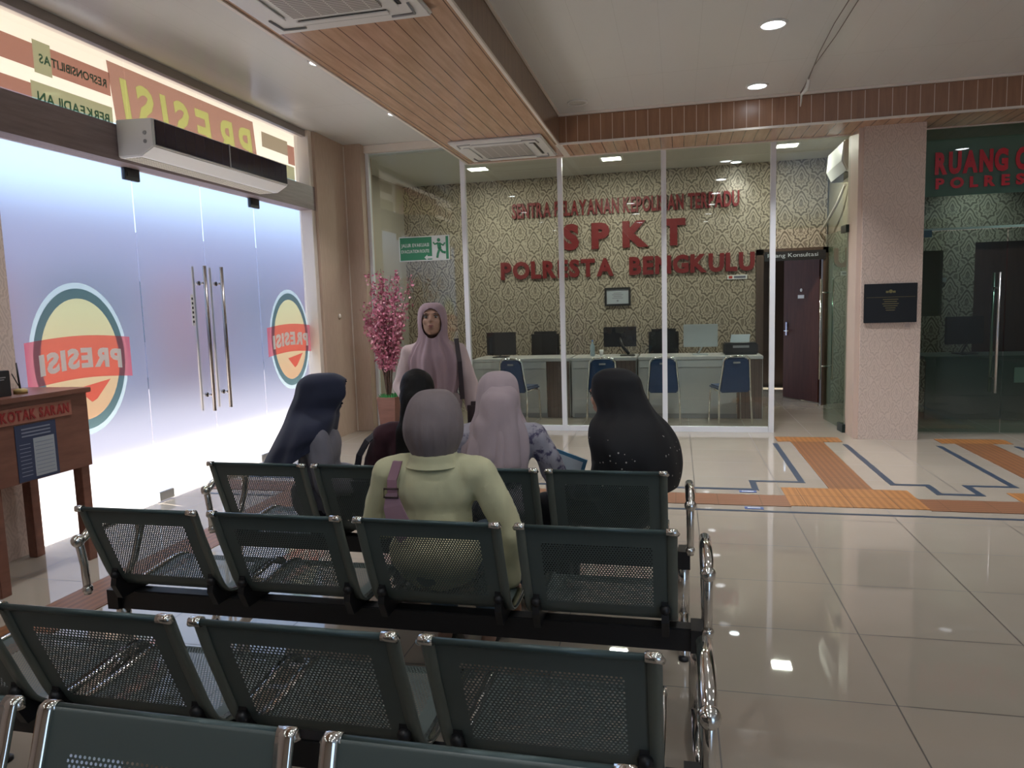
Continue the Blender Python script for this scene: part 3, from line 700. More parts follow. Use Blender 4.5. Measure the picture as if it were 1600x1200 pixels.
# ================================================================== OFFICE FURNITURE
lam = mat('desk_laminate', (.52, .51, .49), .4); brn = board_mat('desk_slats', 'X', .055, 10, (.11, .075, .06), (.15, .10, .08), (.03, .02, .016), .5, 'Z')
def desk(x0, x1, label):
    t = thing('service_desk', label, 'desk', ((x0+x1)/2, 9.78, 0), 0, 'service desks in the glass office'); h = (x1-x0)/2
    MB().box(-h, -.32, .76, h, .38, .80).build('desktop', mat('desk_top', (.62, .61, .59), .25), t, .004)
    MB().box(-h + .02, -.30, .06, h - .32, -.275, .66).build('front_panel', lam, t)
    MB().box(-h + .02, -.31, .665, h - .32, -.275, .755).build('modesty_rail', mat('desk_rail', (.60, .60, .58), .4), t)
    MB().box(h - .31, -.31, .0, h - .01, -.275, .755).build('slatted_panel', brn, t)
    MB().box(-h, -.28, 0, -h + .03, .36, .76).build('side_panel', lam, t); MB().box(h - .03, -.28, 0, h, .36, .76).build('side_panel', lam, t)
    MB().box(-h+.03, -.29, 0, h-.31, -.27, .06).build('plinth', grey_pl, t)
desk(-2.75, -1.40, 'grey service desk at the left, behind the blue chair next to the standing woman')
desk(-1.38, -.52, 'narrow slatted service desk carrying the swivelled black monitor')
desk(-.50, 1.05, 'grey service desk at the right, carrying the white computer and the printer')
blue = cloth_mat('blue_vinyl', (.025, .055, .13), .2, .5)
def vchair():
    t = thing('visitor_chair', 'x', 'chair', (0, 0, 0), 0, 'blue visitor chairs in the office')
    # occupant faces +Y
    b = MB()
    for s_ in (-1, 1):
        b.tube([(s_*.20, -.20, 0), (s_*.19, -.16, .42), (s_*.17, -.20, .62), (s_*.155, -.225, .80), (s_*.12, -.235, .835), (0, -.237, .84)], .011, 10)
        b.tube([(s_*.20, .22, 0), (s_*.19, .20, .40), (s_*.19, .10, .43), (s_*.19, -.16, .42)], .011, 10)
    b.build('frame', chrome, t)
    b = MB(); b.prism([(-.19, -.17, .42), (.19, -.17, .42), (.20, -.20, .43)][:2] + [(.20, .22, .42), (-.20, .22, .42)], (0, 0, .055)); b.build('seat', blue, t, .02)
    b = MB(); P = [(.17, .40), (.175, .5), (.165, .65), (.145, .78), (.11, .822)]
    out = [(x_, z_) for x_, z_ in P] + [(-x_, z_) for x_, z_ in reversed(P)]
    b.prism([(x_, -.175 - (z_-.4)*.14, z_) for x_, z_ in out], (0, .035, 0)); b.build('backrest', blue, t, .012)
    b = MB(); b.box(-.04, -.242, .755, .04, -.226, .775); b.build('brand_tab', grey_pl, t)
    return t
vc = vchair()
for i, (x_, y_, rz, lb) in enumerate(((-2.02, 9.12, -14, 'blue visitor chair between the standing woman and the second glass mullion'), (-.93, 9.10, 6, 'visitor chair mostly hidden behind the woman in the black headscarf'), (-.17, 9.08, 0, 'blue visitor chair standing square behind the third glass mullion'), (.63, 9.10, 14, 'blue visitor chair nearest the dark doorway, turned towards the desk'))):
    o = vc if i == 0 else dup(vc); o.location = (x_, y_, 0); o.rotation_euler = (0, 0, R(rz)); o['label'] = lb
def ochair():
    t = thing('office_chair', 'x', 'chair', (0, 0, 0), 0, 'black office chairs behind the desks')
    b = MB(); b.box(-.21, 0, .58, .21, .08, 1.13); b.build('backrest', black_pl, t, .05)
    b = MB(); b.box(-.23, -.45, .44, .23, .0, .52); b.build('seat', black_pl, t, .03)
    b = MB(); b.tube([(0, -.2, .1), (0, -.2, .44)], .03, 10)
    b.tube([(0, -.05, .47), (0, .05, .50), (0, .06, .7)], .02, 8)
    b.build('column', grey_pl, t)
    b = MB()
    for k in range(5): a = 2*PI*k/5; b.tube([(0, -.2, .1), (.26*math.cos(a), -.2 + .26*math.sin(a), .05)], .018, 8); b.ball((.26*math.cos(a), -.2 + .26*math.sin(a), .028), .028, 10)
    b.build('wheel_base', black_pl, t); return t
oc = ochair()
for i, (x_, y_, lb) in enumerate(((-1.90, 10.42, 'black office chair behind the left service desk'), (-.19, 10.42, 'black office chair behind the third glass mullion'))):
    o = oc if i == 0 else dup(oc); o.location = (x_, y_, 0); o['label'] = lb
def monitor(x, y, rz, label, wd=.45, ht=.27, z=.80, col=black_pl, back=None, arm=False, lift=.12):
    t = thing('monitor', label, 'monitor', (x, y, z), R(rz))
    MB().box(-wd/2, -.02, lift, wd/2, .02, lift + ht).build('display_housing', col, t, .006)
    b = MB()
    if arm: b.tube([(0, 0, lift + .12), (.04, -.06, lift), (.12, -.08, .024)], .022, 8)
    else: b.prism([(-.05, -.03, 0), (-.03, -.03, 0), (.06, -.03, lift + .05), (.04, -.03, lift + .05)], (0, .02, 0))
    b.build('stand', col, t)
    MB().box(-.10 + (.1 if arm else 0), -.14, 0, .10 + (.1 if arm else 0), .08, .012).build('foot', col, t)
    return t
monitor(-2.42, 9.85, 0, 'boxy black computer screen on the left service desk', .42, .32, lift=.03)
monitor(-.76, 9.85, 4, 'black monitor on a slanting arm, below the framed certificate', .44, .27, arm=True)
monitor(.30, 9.85, -4, 'white backed all-in-one computer on the right service desk', .44, .30, col=mat('silver_back', (.48, .53, .55), .3), lift=.10)
t = thing('printer', 'black printer with pale paper tray on the right service desk', 'printer', (.80, 9.85, .80))
MB().box(-.21, -.17, 0, .21, .17, .15).build('housing', black_pl, t, .015)
MB().prism([(-.12, .05, .15), (.12, .05, .15), (.14, .12, .25), (-.10, .12, .25)], (0, .01, 0)).build('paper_tray', mat('printer_grey', (.30, .36, .40), .4), t)
MB().box(-.10, -.175, .09, .10, -.168, .12).build('control_strip', grey_pl, t)
t = thing('water_bottle', 'small clear blue water bottle beside the slanting monitor', 'bottle', (-1.13, 9.80, .80)); MB().lathe([(.02, 0), (.032, .005), (.032, .14), (.012, .18), (.012, .20)], n=16).build('body', mat('bottle_pet', (.35, .45, .5), .15), t); MB().lathe([(.014, .2), (.014, .22)], n=12).build('cap', mat('cap_blue', (.1, .2, .5), .4), t)
t = thing('paper_cup', 'white cup and saucer on the narrow slatted desk', 'cup', (-1.00, 9.72, .80)); MB().lathe([(.05, 0), (.055, .012), (.03, .012)], n=18).build('saucer', white_pl, t); MB().lathe([(.022, .012), (.03, .09), (.027, .09), (.02, .02)], n=18).build('cup_body', white_pl, t)
# right office desk
t = thing('reception_desk', 'dark desk with a pale panel in the dark right-hand office', 'desk', (4.0, 9.8, 0))
MB().box(-1.1, -.3, .72, 1.3, .4, .76).build('desktop', mat('dark_top', (.09, .11, .10), .3), t); MB().box(-1.08, -.28, 0, 1.28, -.25, .72).build('front_panel', mat('dark_front', (.12, .14, .13), .5), t); MB().box(-.14, -.29, .44, .5, -.281, .62).build('pale_panel', mat('pale_green', (.5, .56, .52), .5), t)
monitor(3.45, 9.9, 12, 'dark screen on the desk of the right-hand office', .46, .34, .76)
tag(box('wall_poster', (2.60, PB + .75, 1.25, 2.98, PB + .76, 2.0), [mat('poster_dim', (.16, .12, .10), .5)]), 'dim brown poster behind the right-hand glass, next to the pillar', 'poster')

# ================================================================== SUGGESTION TABLE
tw = wood_mat('table_wood', (.15, .06, .042), (.22, .095, .065), .35, (18, 3, 18))
t = thing('suggestion_table', 'tall brown wooden suggestion table in front of the frosted glass', 'table', (-3.81, 3.39, 0))
b = MB(); b.box(-.26, -.40, 1.055, .26, .345, 1.085); b.build('tabletop', tw, t, .004)
b = MB(); b.box(.2225, -.36, .60, .238, .325, 1.055); b.build('front_panel', tw, t)
b = MB(); b.box(-.21, -.33, .60, .20, -.31, 1.055); b.build('side_panel', tw, t)
b = MB(); b.box(-.21, .27, .60, .20, .29, 1.055); b.build('side_panel', tw, t)
for x_, y_ in ((.19, .285), (.19, -.32), (-.21, .285), (-.21, -.32)):
    MB().box(x_ - .032, y_ - .032, 0, x_ + .032, y_ + .032, 1.055).build('leg', tw, t, .003)
plate = box('name_plate', (.238, -.29, .935, .244, .20, 1.025), wood_mat('plate_wood', (.33, .13, .09), (.40, .17, .12), .4), t)
plate['label'] = 'paler red-brown name plate'
text_mesh('lettering', 'KOTAK SARAN', .06, .45, mat('kotak_red', (.28, .02, .02), .5), lambda a, u, o_: (.244 + o_, -.27 + a, .95 + u), plate, .003, .03)
b = MB(); b.box(.238, -.19, .605, .241, .08, .925); b.mi = 1; b.box(.241, -.08, .62, .242, .06, .84); b.mi = 2
for k in range(3): b.box(.241, -.15, .855 + k*.02, .242, .04, .863 + k*.02)
for k in range(9): b.box(.242, -.07, .635 + k*.022, .2425, .05, .639 + k*.022)
for k in range(9): b.box(.241, -.17, .635 + k*.022, .2415, -.10, .639 + k*.022)
b.build('notice_sheet', [mat('notice_navy', (.03, .045, .10), .4), mat('notice_grey', (.34, .38, .42), .5), mat('notice_lines', (.22, .25, .32), .5)], t)
t = thing('ballot_box', 'black box with small white print standing on the suggestion table', 'box', (-3.78, 3.17, 1.085))
MB().box(-.12, -.15, 0, .12, .12, .145).build('body', black_pl, t, .003); b = MB(); b.box(.12, .02, .105, .1215, .09, .111); b.box(.12, .03, .093, .1215, .08, .098); b.box(.12, -.10, .03, .1215, .02, .036); b.box(.12, -.10, .045, .1215, .0, .05); b.build('print', grey_pl, t)
t = thing('desk_pen', 'pen standing in a small yellow holder on the suggestion table', 'pen', (-3.72, 3.40, 1.085))
MB().lathe([(.036, 0), (.036, .022), (.02, .03)], n=18).build('holder', mat('holder_yellow', (.45, .32, .12), .5), t); MB().tube([(0, 0, .02), (.0, -.01, .18)], [.006, .004], 8).build('pen_body', black_pl, t); MB().tube([(0, .005, .02), (0, -.045, .12)], .003, 6).build('cord', black_pl, t)

# ================================================================== BLOSSOM TREE
t = thing('blossom_tree', 'artificial pink blossom tree in a brown pot by the wall corner', 'potted plant', (-3.36, 7.98, 0))
b = MB()
for (h0, h1, a0, a1) in ((0, .48, .085, .115),):
    b.rings([[(s1*a, s2*a, z_) for s1, s2 in ((-1, -1), (1, -1), (1, 1), (-1, 1))] for a, z_ in ((a0, h0), (a1, h1), (a1 - .012, h1), (a1 - .02, h1 - .05))])
for f in b.bm.faces: f.smooth = False
b.build('pot', wood_mat('pot_brown', (.19, .075, .05), (.26, .11, .075), .45), t)
b = MB(); rnd = random.Random(3)
for k in range(240):
    a, r_ = rnd.random()*2*PI, rnd.random()**.5*.11; p = Vector((r_*math.cos(a), r_*math.sin(a), .455)); q = Vector((rnd.uniform(-.03, .03), rnd.uniform(-.03, .03), rnd.uniform(.03, .065)))
    b.quad(p, p + Vector((.008, .004, 0)), p + q + Vector((.004, 0, 0)), p + q)
o = b.build('moss', mat('moss_green', (.05, .30, .08), .6), t); o['kind'] = 'stuff'
br = MB(); tips = []
for k in range(34):
    a = rnd.random()*2*PI; sp = rnd.uniform(.08, .42); h = rnd.uniform(1.2, 2.0)
    ex = math.cos(a)*sp + .02; ey = math.sin(a)*sp*.6
    pts = [Vector((rnd.uniform(-.03, .03), rnd.uniform(-.03, .03), .42))]
    for j in range(1, 6):
        u = j/5; pts.append(Vector((ex*u**1.5 + rnd.uniform(-.02, .02), ey*u**1.5 + rnd.uniform(-.02, .02), .42 + (h-.42)*u)))
    br.tube(pts, [.007, .006, .005, .004, .003, .002], 6)
    for j in range(len(pts)-1):
        for q in range(9): tips.append(pts[j].lerp(pts[j+1], q/9))
br.build('branches', mat('branch_brown', (.12, .07, .05), .7), t)
pk = MB()
for p in tips:
    if p.z < .82: continue
    for q in range(4):
        c_ = p + Vector((rnd.gauss(0, .028), rnd.gauss(0, .028), rnd.gauss(0, .028)))
        if c_.x < -.29: continue
        nn = Vector((rnd.gauss(0, 1), rnd.gauss(-.6, 1), rnd.gauss(0, 1))).normalized(); u = nn.orthogonal().normalized(); v_ = nn.cross(u); s_ = rnd.uniform(.012, .019)
        pk.mi = rnd.choice((0, 0, 1, 2))
        for k in range(5):
            a = 2*PI*k/5; d = u*math.cos(a) + v_*math.sin(a); e = nn.cross(d)
            pk.quad(c_, c_ + d*s_*.6 + e*s_*.42 + nn*s_*.2, c_ + d*s_*1.15 + nn*s_*.35, c_ + d*s_*.6 - e*s_*.42 + nn*s_*.2)
o = pk.build('blossom', [mat('petal', (.58, .20, .28), .6), mat('petal_pale', (.72, .38, .43), .6), mat('petal_deep', (.40, .09, .16), .6)], t); o['kind'] = 'stuff'

# ================================================================== BENCHES
pf = bpy.data.materials.new('perforated_sheet'); pf.use_nodes = True; MATS['perforated_sheet'] = pf
N = NT(pf); bs = N.bsdf(); bs.inputs['Base Color'].default_value = (.085, .108, .102, 1); bs.inputs['Roughness'].default_value = .38; bs.inputs['Metallic'].default_value = .0
uvn = N.n('ShaderNodeUVMap'); uvn.uv_map = 'uv'; sp = N.n('ShaderNodeSeparateXYZ'); N.l(uvn.outputs[0], sp.inputs[0]); U, V = sp.outputs[0], sp.outputs[1]
PITCH = .0098
ky = N.math('DIVIDE', V, PITCH*.866); row = N.math('FLOOR', ky); fy = N.math('SUBTRACT', N.math('FRACT', ky), .5)
kx = N.math('ADD', N.math('DIVIDE', U, PITCH), N.math('MULTIPLY', N.math('MODULO', N.math('ADD', row, 200), 2.), .5)); fx = N.math('SUBTRACT', N.math('FRACT', kx), .5)
fy2 = N.math('MULTIPLY', fy, .866)
d2 = N.math('ADD', N.math('MULTIPLY', fx, fx), N.math('MULTIPLY', fy2, fy2))
hole = N.math('LESS_THAN', d2, .285*.285)
def band(v, a, b_): return N.math('MULTIPLY', N.math('GREATER_THAN', v, a), N.math('LESS_THAN', v, b_))
reg = N.math('MULTIPLY', band(U, -.178, .178), N.math('MAXIMUM', band(V, .085, .335), band(V, .44, .78)))
hole = N.math('MULTIPLY', hole, reg)
tr = N.n('ShaderNodeBsdfTransparent'); mx = N.n('ShaderNodeMixShader'); N.l(hole, mx.inputs[0]); N.l(bs.outputs[0], mx.inputs[1]); N.l(tr.outputs[0], mx.inputs[2]); N.l(mx.outputs[0], N.out().inputs[0])
frame_m = mat('seat_frame_metal', (.17, .195, .175), .35, .4)
# side profile of a seat shell (y forward, z up)
PROF = [(-.012, .792), (-.006, .803), (.006, .803), (.014, .79), (.045, .70), (.085, .60), (.120, .515), (.150, .465), (.19, .438), (.26, .428), (.36, .432), (.46, .442), (.53, .440), (.565, .425), (.575, .40)]
PROF = PROF[1:]
def dense(P, k=4):
    out = []
    for i in range(len(P)-1):
        p0 = P[max(0, i-1)]; p1 = P[i]; p2 = P[i+1]; p3 = P[min(len(P)-1, i+2)]
        for j in range(k):
            t_ = j/k
            out.append(tuple(.5*((2*b_) + (-a+c_)*t_ + (2*a-5*b_+4*c_-d)*t_*t_ + (-a+3*b_-3*c_+d)*t_**3) for a, b_, c_, d in zip(p0, p1, p2, p3)))
    return out + [P[-1]]
DP = dense(PROF)
def shell_mesh():
    bm = bmesh.new(); uv = bm.loops.layers.uv.new('uv'); s_ = 0; rows = []; prev = None
    for (y_, z_) in DP:
        if prev: s_ += math.hypot(y_-prev[0], z_-prev[1])
        prev = (y_, z_); rows.append(([bm.verts.new((x_, y_, z_)) for x_ in (-.228, -.10, 0, .10, .228)], s_))
    for (a, sa), (b_, sb) in zip(rows, rows[1:]):
        for i in range(4):
            f = bm.faces.new((a[i], a[i+1], b_[i+1], b_[i])); f.smooth = True
            for lp in f.loops: lp[uv].uv = (lp.vert.co.x, sa if lp.vert in a else sb)
    me = bpy.data.meshes.new('seat_shell'); bm.to_mesh(me); bm.free(); me.materials.append(pf); return me
SHELL = shell_mesh()
def side_mesh(s_):
    b = MB(); rr = []
    n = len(DP)
    for i, (y_, z_) in enumerate(DP):
        a = DP[max(0, i-1)]; c_ = DP[min(n-1, i+1)]; d = Vector((0, c_[0]-a[0], c_[1]-a[1])).normalized(); nn = Vector((0, -d.z, d.y))
        p = Vector((0, y_, z_)); x0, x1 = s_*.225, s_*.256
        t_ = .006
        rr.append([p + nn*t_ + Vector((x0, 0, 0)), p + nn*t_ + Vector((x1-s_*.006, 0, 0)), p + nn*.003 + Vector((x1, 0, 0)), p - nn*.003 + Vector((x1, 0, 0)), p - nn*t_ + Vector((x1-s_*.006, 0, 0)), p - nn*t_ + Vector((x0, 0, 0))])
    b.rings(rr)
    b.bm.faces.ensure_lookup_table()
    for k, f in enumerate(b.bm.faces[:6*(n-1)]): f.material_index = 0 if k % 6 in (0, 1) else 1
    return b
def seat_proto():
    t = bpy.data.objects.new('seat', SHELL); COL.objects.link(t)
    for s_ in (-1, 1):
        f = side_mesh(s_).build('side_frame', [chrome, frame_m], t); f['label'] = 'bright metal edge frame'
        b = MB(); y_, z_ = .000, .800; b.tube([(s_*.222, -.001, .799), (s_*.250, -.001, .799), (s_*.257, .004, .790)], [.0115, .0115, .008], 12); b.build('corner_cap', chrome, t)
        b = MB(); x_ = s_*.215
        b.prism([(x_ - .012, .115, .53), (x_ - .012, .10, .46), (x_ - .012, .13, .40), (x_ - .012, .30, .40), (x_ - .012, .36, .425), (x_ - .012, .22, .428), (x_ - .012, .16, .45)], (.024, 0, 0))
        b.ball((x_, .115, .500), .018, 10); b.build('bracket', dark_metal, t)
    b = MB(); b.tube([(-.225, -.001, .799), (.225, -.001, .799)], .008, 10); b.build('top_roll', mat('teal_roll', (.055, .085, .085), .35, .3), t)
    return t
def bench(label, x_end, y0, rz=0, xoff=(-.258, -.820, -1.382, -1.944), nseat=4):
    t = thing('waiting_bench', label, 'bench', (x_end, y0, 0), rz, 'perforated steel waiting benches')
    for x_ in xoff: 
        s_ = dup(SEAT, t); s_.location = (x_, 0, 0)
    xl = xoff[-1] - .30
    MB().box(xl, .19, .325, .075, .25, .405).build('beam', dark_metal, t, .004)
    for x_ in (.09, xl - .015):
        # armrest loop with ball joints
        b = MB(); b.tube([(x_, .08, .43), (x_, .075, .55), (x_, .06, .64), (x_, .11, .672), (x_, .24, .678), (x_, .34, .672), (x_, .385, .64), (x_, .375, .58), (x_, .33, .48), (x_, .26, .40)], [.014, .015, .016, .020, .021, .021, .019, .016, .014, .014], 14)
        a = b.build('armrest', chrome, t)
        MB().ball((x_, .055, .652), .025).build('ball_joint', chrome, a); MB().ball((x_, .08, .45), .020).build('ball_joint', chrome, a)
        # leg: upright under the beam, splayed feet
        b = MB(); b.tube([(x_ - .03*(1 if x_ > 0 else -1), .22, .40), (x_ - .03*(1 if x_ > 0 else -1), .22, .10)], .028, 14)
        b.tube([(x_ - .03*(1 if x_ > 0 else -1), .0, .012), (x_ - .03*(1 if x_ > 0 else -1), .06, .06), (x_ - .03*(1 if x_ > 0 else -1), .22, .11), (x_ - .03*(1 if x_ > 0 else -1), .40, .06), (x_ - .03*(1 if x_ > 0 else -1), .48, .012)], [.014, .020, .026, .020, .014], 12)
        l_ = b.build('leg', chrome, t)
        b = MB()
        for yy in (0., .48): b.lathe([(.022, 0), (.022, .012), (.010, .018)], (x_ - .03*(1 if x_ > 0 else -1), yy, 0), 14)
        b.build('foot_pad', black_pl, l_)
        MB().box(min(x_, x_ - .05*(1 if x_ > 0 else -1)), .17, .33, max(x_, x_ - .05*(1 if x_ > 0 else -1)), .27, .41).build('end_cap', dark_metal, t)
    return t
SEAT = seat_proto()
bench('steel bench of the farthest row, four people seated on it', -.04, 2.965, 0, (-.258, -.806, -1.354, -1.902))
bench('steel bench of the second row, where the woman in the yellow shirt sits', .0, 2.19)
bench('empty dark steel bench of the third row from the partition', -.03, 1.385)
bench('nearest steel bench, turned towards the camera at the bottom edge', -2.262, 1.02, PI)
for o in [SEAT] + children(SEAT): bpy.data.objects.remove(o)

# ================================================================== PEOPLE
def capsule(b, p0, p1, r0, r1, n=14):
    p0, p1 = Vector(p0), Vector(p1); d = p1 - p0
    if d.length < 1e-5: d = Vector((0, 0, 1e-4))
    dn = d.normalized(); u = dn.orthogonal().normalized(); v = dn.cross(u); rr = []
    for k in range(1, 6): a = PI/2*k/5; rr.append((p0 - dn*r0*math.cos(a), r0*math.sin(a)))
    for k in range(4, 0, -1): a = PI/2*k/5; rr.append((p1 + dn*r1*math.cos(a), r1*math.sin(a)))
    rr.insert(5, (p1, r1))
    b.rings([[c + (u*math.cos(t) + v*math.sin(t))*r for t in (2*PI*i/n for i in range(n))] for c, r in rr])
def fuse(name, fill, M, parent, voxel=.012, smooth=4, fold=0, fscale=9, cut=None):
    b = MB(); fill(b); o = b.build('tmp', [M])
    r = o.modifiers.new('r', 'REMESH'); r.mode = 'VOXEL'; r.voxel_size = voxel; r.use_smooth_shade = True
    s = o.modifiers.new('s', 'SMOOTH'); s.iterations = smooth; s.factor = .5
    me = eval_mesh(o, name); bpy.data.objects.remove(o)
    if fold:
        bm = bmesh.new(); bm.from_mesh(me); bm.normal_update()
        for v in bm.verts:
            q = Vector((v.co.x*fscale, v.co.y*fscale, v.co.z*fscale*.45)); n_ = noise.noise(q)*.7 + noise.noise(q*2.1 + Vector((5, 1, 3)))*.3
            v.co += v.normal * n_ * fold
        bm.to_mesh(me); bm.free()
    me.materials.clear(); me.materials.append(M)
    for p in me.polygons: p.use_smooth = True; p.material_index = 0
    r_ = bpy.data.objects.new(name, me); COL.objects.link(r_)
    if parent is not None: r_.parent = parent
    return r_
def hand(b, wrist, dirn, palm_n, side=1, curl=.35, L=.165):
    "palm and five tapering fingers starting at the wrist"
    w_ = Vector(wrist); d = Vector(dirn).normalized(); n_ = Vector(palm_n); n_ = (n_ - d*n_.dot(d)).normalized(); s = d.cross(n_)*side
    pl = L*.50
    for k in (-1.2, -.4, .4, 1.2): capsule(b, w_ + s*k*.013 + d*.012, w_ + s*k*.019 + d*pl, .013, .0125)
    for k, ln in ((-1.5, .80), (-.5, .95), (.5, .90), (1.5, .70)):
        p = w_ + s*k*.0185 + d*pl; l_ = L*.5*ln; dd = d
        for j, (f, rr) in enumerate(((.45, .0092), (.32, .0086), (.23, .0078))):
            dd = (dd*math.cos(curl) + n_*math.sin(curl)).normalized(); q = p + dd*l_*f; capsule(b, p, q, rr, rr - .0006, 10); p = q
    p = w_ - s*.024 + d*.02; q = p - s*.030 + d*.035 + n_*.012; capsule(b, p, q, .013, .010, 10); capsule(b, q, q + d*.030 + n_*.012, .0095, .008, 10)
def head_mesh(b, hc, yaw, pitch=0, k=1.):
    "skull, jaw, nose, lips, brows, ears; face towards local +y turned by yaw"
    M = Matrix.Translation(hc) @ Matrix.Rotation(yaw, 4, 'Z') @ Matrix.Rotation(-pitch, 4, 'X')
    R3 = M.to_3x3()
    P = lambda *q: M @ Vector(q)
    b.ell(P(0, -.008, .022), .074, .092, .088, R3)
    b.ell(P(0, .022, -.035), .058, .066, .076, R3)
    b.ell(P(0, .046, -.088), .024, .026, .020, R3)
    for s in (-1, 1):
        b.ell(P(s*.034, .058, -.022), .024, .022, .024, R3)
        b.ell(P(s*.076, -.004, -.005), .010, .018, .030, R3)
        capsule(b, P(s*.014, .083, .030), P(s*.046, .072, .030), .009, .007, 10)
    capsule(b, P(0, .080, .026), P(0, .098, -.018), .008, .011, 10)
    for s in (-1, 1): capsule(b, P(s*.008, .088, -.020), P(s*.010, .086, -.020), .008, .008, 8)
    capsule(b, P(-.014, .082, -.052), P(.014, .082, -.052), .0085, .0085, 10)
    capsule(b, P(-.011, .080, -.063), P(.011, .080, -.063), .0090, .0090, 10)
    return M
def face_parts(t, M):
    P = lambda *q: M @ Vector(q); R3 = M.to_3x3()
    dk_ = mat('eye_dark', (.02, .014, .012), .2); wh = mat('eye_white', (.34, .31, .29), .3); lip = mat('lip', (.30, .10, .09), .5)
    for s in (-1, 1):
        b = MB(); b.ell(P(s*.031, .071, .008), .0145, .009, .0085, R3, 12); b.mi = 1; b.ell(P(s*.031, .0775, .006), .0065, .0045, .0065, R3, 12); b.build('eye', [wh, dk_], t)
        b = MB(); b.tube([P(s*.015, .085, .024), P(s*.032, .085, .030), P(s*.049, .074, .024)], [.0022, .0034, .002], 6); b.build('eyebrow', dk_, t)
        b = MB(); b.tube([P(s*.016, .079, .013), P(s*.031, .0825, .018), P(s*.046, .074, .012)], .0020, 6); b.build('eyelid', dk_, t)
    b = MB(); b.tube([P(-.021, .080, -.056), P(-.008, .0895, -.052), P(0, .0895, -.054), P(.008, .0895, -.052), P(.021, .080, -.056)], [.002, .0045, .004, .0045, .002], 8)
    b.tube([P(-.018, .080, -.058), P(0, .089, -.064), P(.018, .080, -.058)], [.002, .005, .002], 8); b.build('lips', lip, t)
def drape(name, M, parent, rings, ripple=.012, folds=11, seed=0, n=72, opening=None, thick=.004, zo=-.025):
    """cloth surface of stacked rings (cx, cy, z, rx, ry, fold, tilt); angle 0 is the front.
    opening = (half width, z low, z high): a rounded gap at the front"""
    rn = random.Random(seed); ph = [rn.random()*2*PI for _ in range(4)]
    rings = [(a[0], a[1], a[2] + zo) + tuple(a[3:]) for a in rings]
    if opening: opening = (opening[0], opening[1] + zo, opening[2] + zo, opening[3])
    RR = []
    for i in range(len(rings)-1):
        p0 = rings[max(0, i-1)]; p1 = rings[i]; p2 = rings[i+1]; p3 = rings[min(len(rings)-1, i+2)]
        for j in range(5):
            u = j/5
            RR.append([.5*((2*b_) + (-a+c_)*u + (2*a-5*b_+4*c_-d)*u*u + (-a+3*b_-3*c_+d)*u**3) for a, b_, c_, d in zip(p0, p1, p2, p3)])
    RR.append(list(rings[-1]))
    bm = bmesh.new(); grid = []
    for (cx, cy, z_, rx, ry, fo, tl) in RR:
        row = []
        for k in range(n):
            a = 2*PI*k/n
            w_ = (math.sin(a*folds + ph[0] + z_*3) + .6*math.sin(a*(folds*2-3) + ph[1] - z_*5) + .5*math.sin(a*5 + ph[2] + z_*9))
            s = 1 + fo*ripple*w_/max(.06, (rx+ry)/2)
            row.append(bm.verts.new((cx + math.sin(a)*rx*s, cy + math.cos(a)*ry*s, z_ + tl*math.cos(a) + fo*.004*math.sin(a*7 + ph[3]))))
        grid.append(row)
    for g0, g1 in zip(grid, grid[1:]):
        for k in range(n):
            f = bm.faces.new((g0[k], g0[(k+1) % n], g1[(k+1) % n], g1[k])); f.smooth = True
    top = bm.faces.new(grid[0]); top.smooth = True
    if opening:
        hw, zl, zh, xc = opening; zc, hz = (zl+zh)/2, (zh-zl)/2
        kill = []
        for f in bm.faces:
            c = f.calc_center_median()
            if c.y > RR[len(RR)//3][1] and ((c.x-xc)/hw)**2 + ((c.z-zc)/hz)**2 < 1 and c.y > .02: kill.append(f)
        bmesh.ops.delete(bm, geom=kill, context='FACES')
        # smooth the rim to the oval
        for v in bm.verts:
            if v.is_boundary and v.co.z > zl - .03 and v.co.y > .02:
                q = Vector(((v.co.x-xc)/hw, (v.co.z-zc)/hz)); L = q.length
                if .5 < L < 1.6: v.co.x = xc + q.x/L*hw; v.co.z = zc + q.y/L*hz
    bmesh.ops.recalc_face_normals(bm, faces=bm.faces)
    me = bpy.data.meshes.new(name); bm.to_mesh(me); bm.free(); me.materials.append(M)
    o = bpy.data.objects.new(name, me); COL.objects.link(o); o.parent = parent
    s = o.modifiers.new('thick', 'SOLIDIFY'); s.thickness = thick; s.offset = -1
    sb = o.modifiers.new('soft', 'SUBSURF'); sb.levels = 1; sb.render_levels = 1
    return o
skin = mat('skin', (.42, .24, .165), .55); skin.node_tree.nodes['Principled BSDF'].inputs['Subsurface Weight'].default_value = .0
shoe_m = mat('shoe_black', (.02, .02, .02), .4)

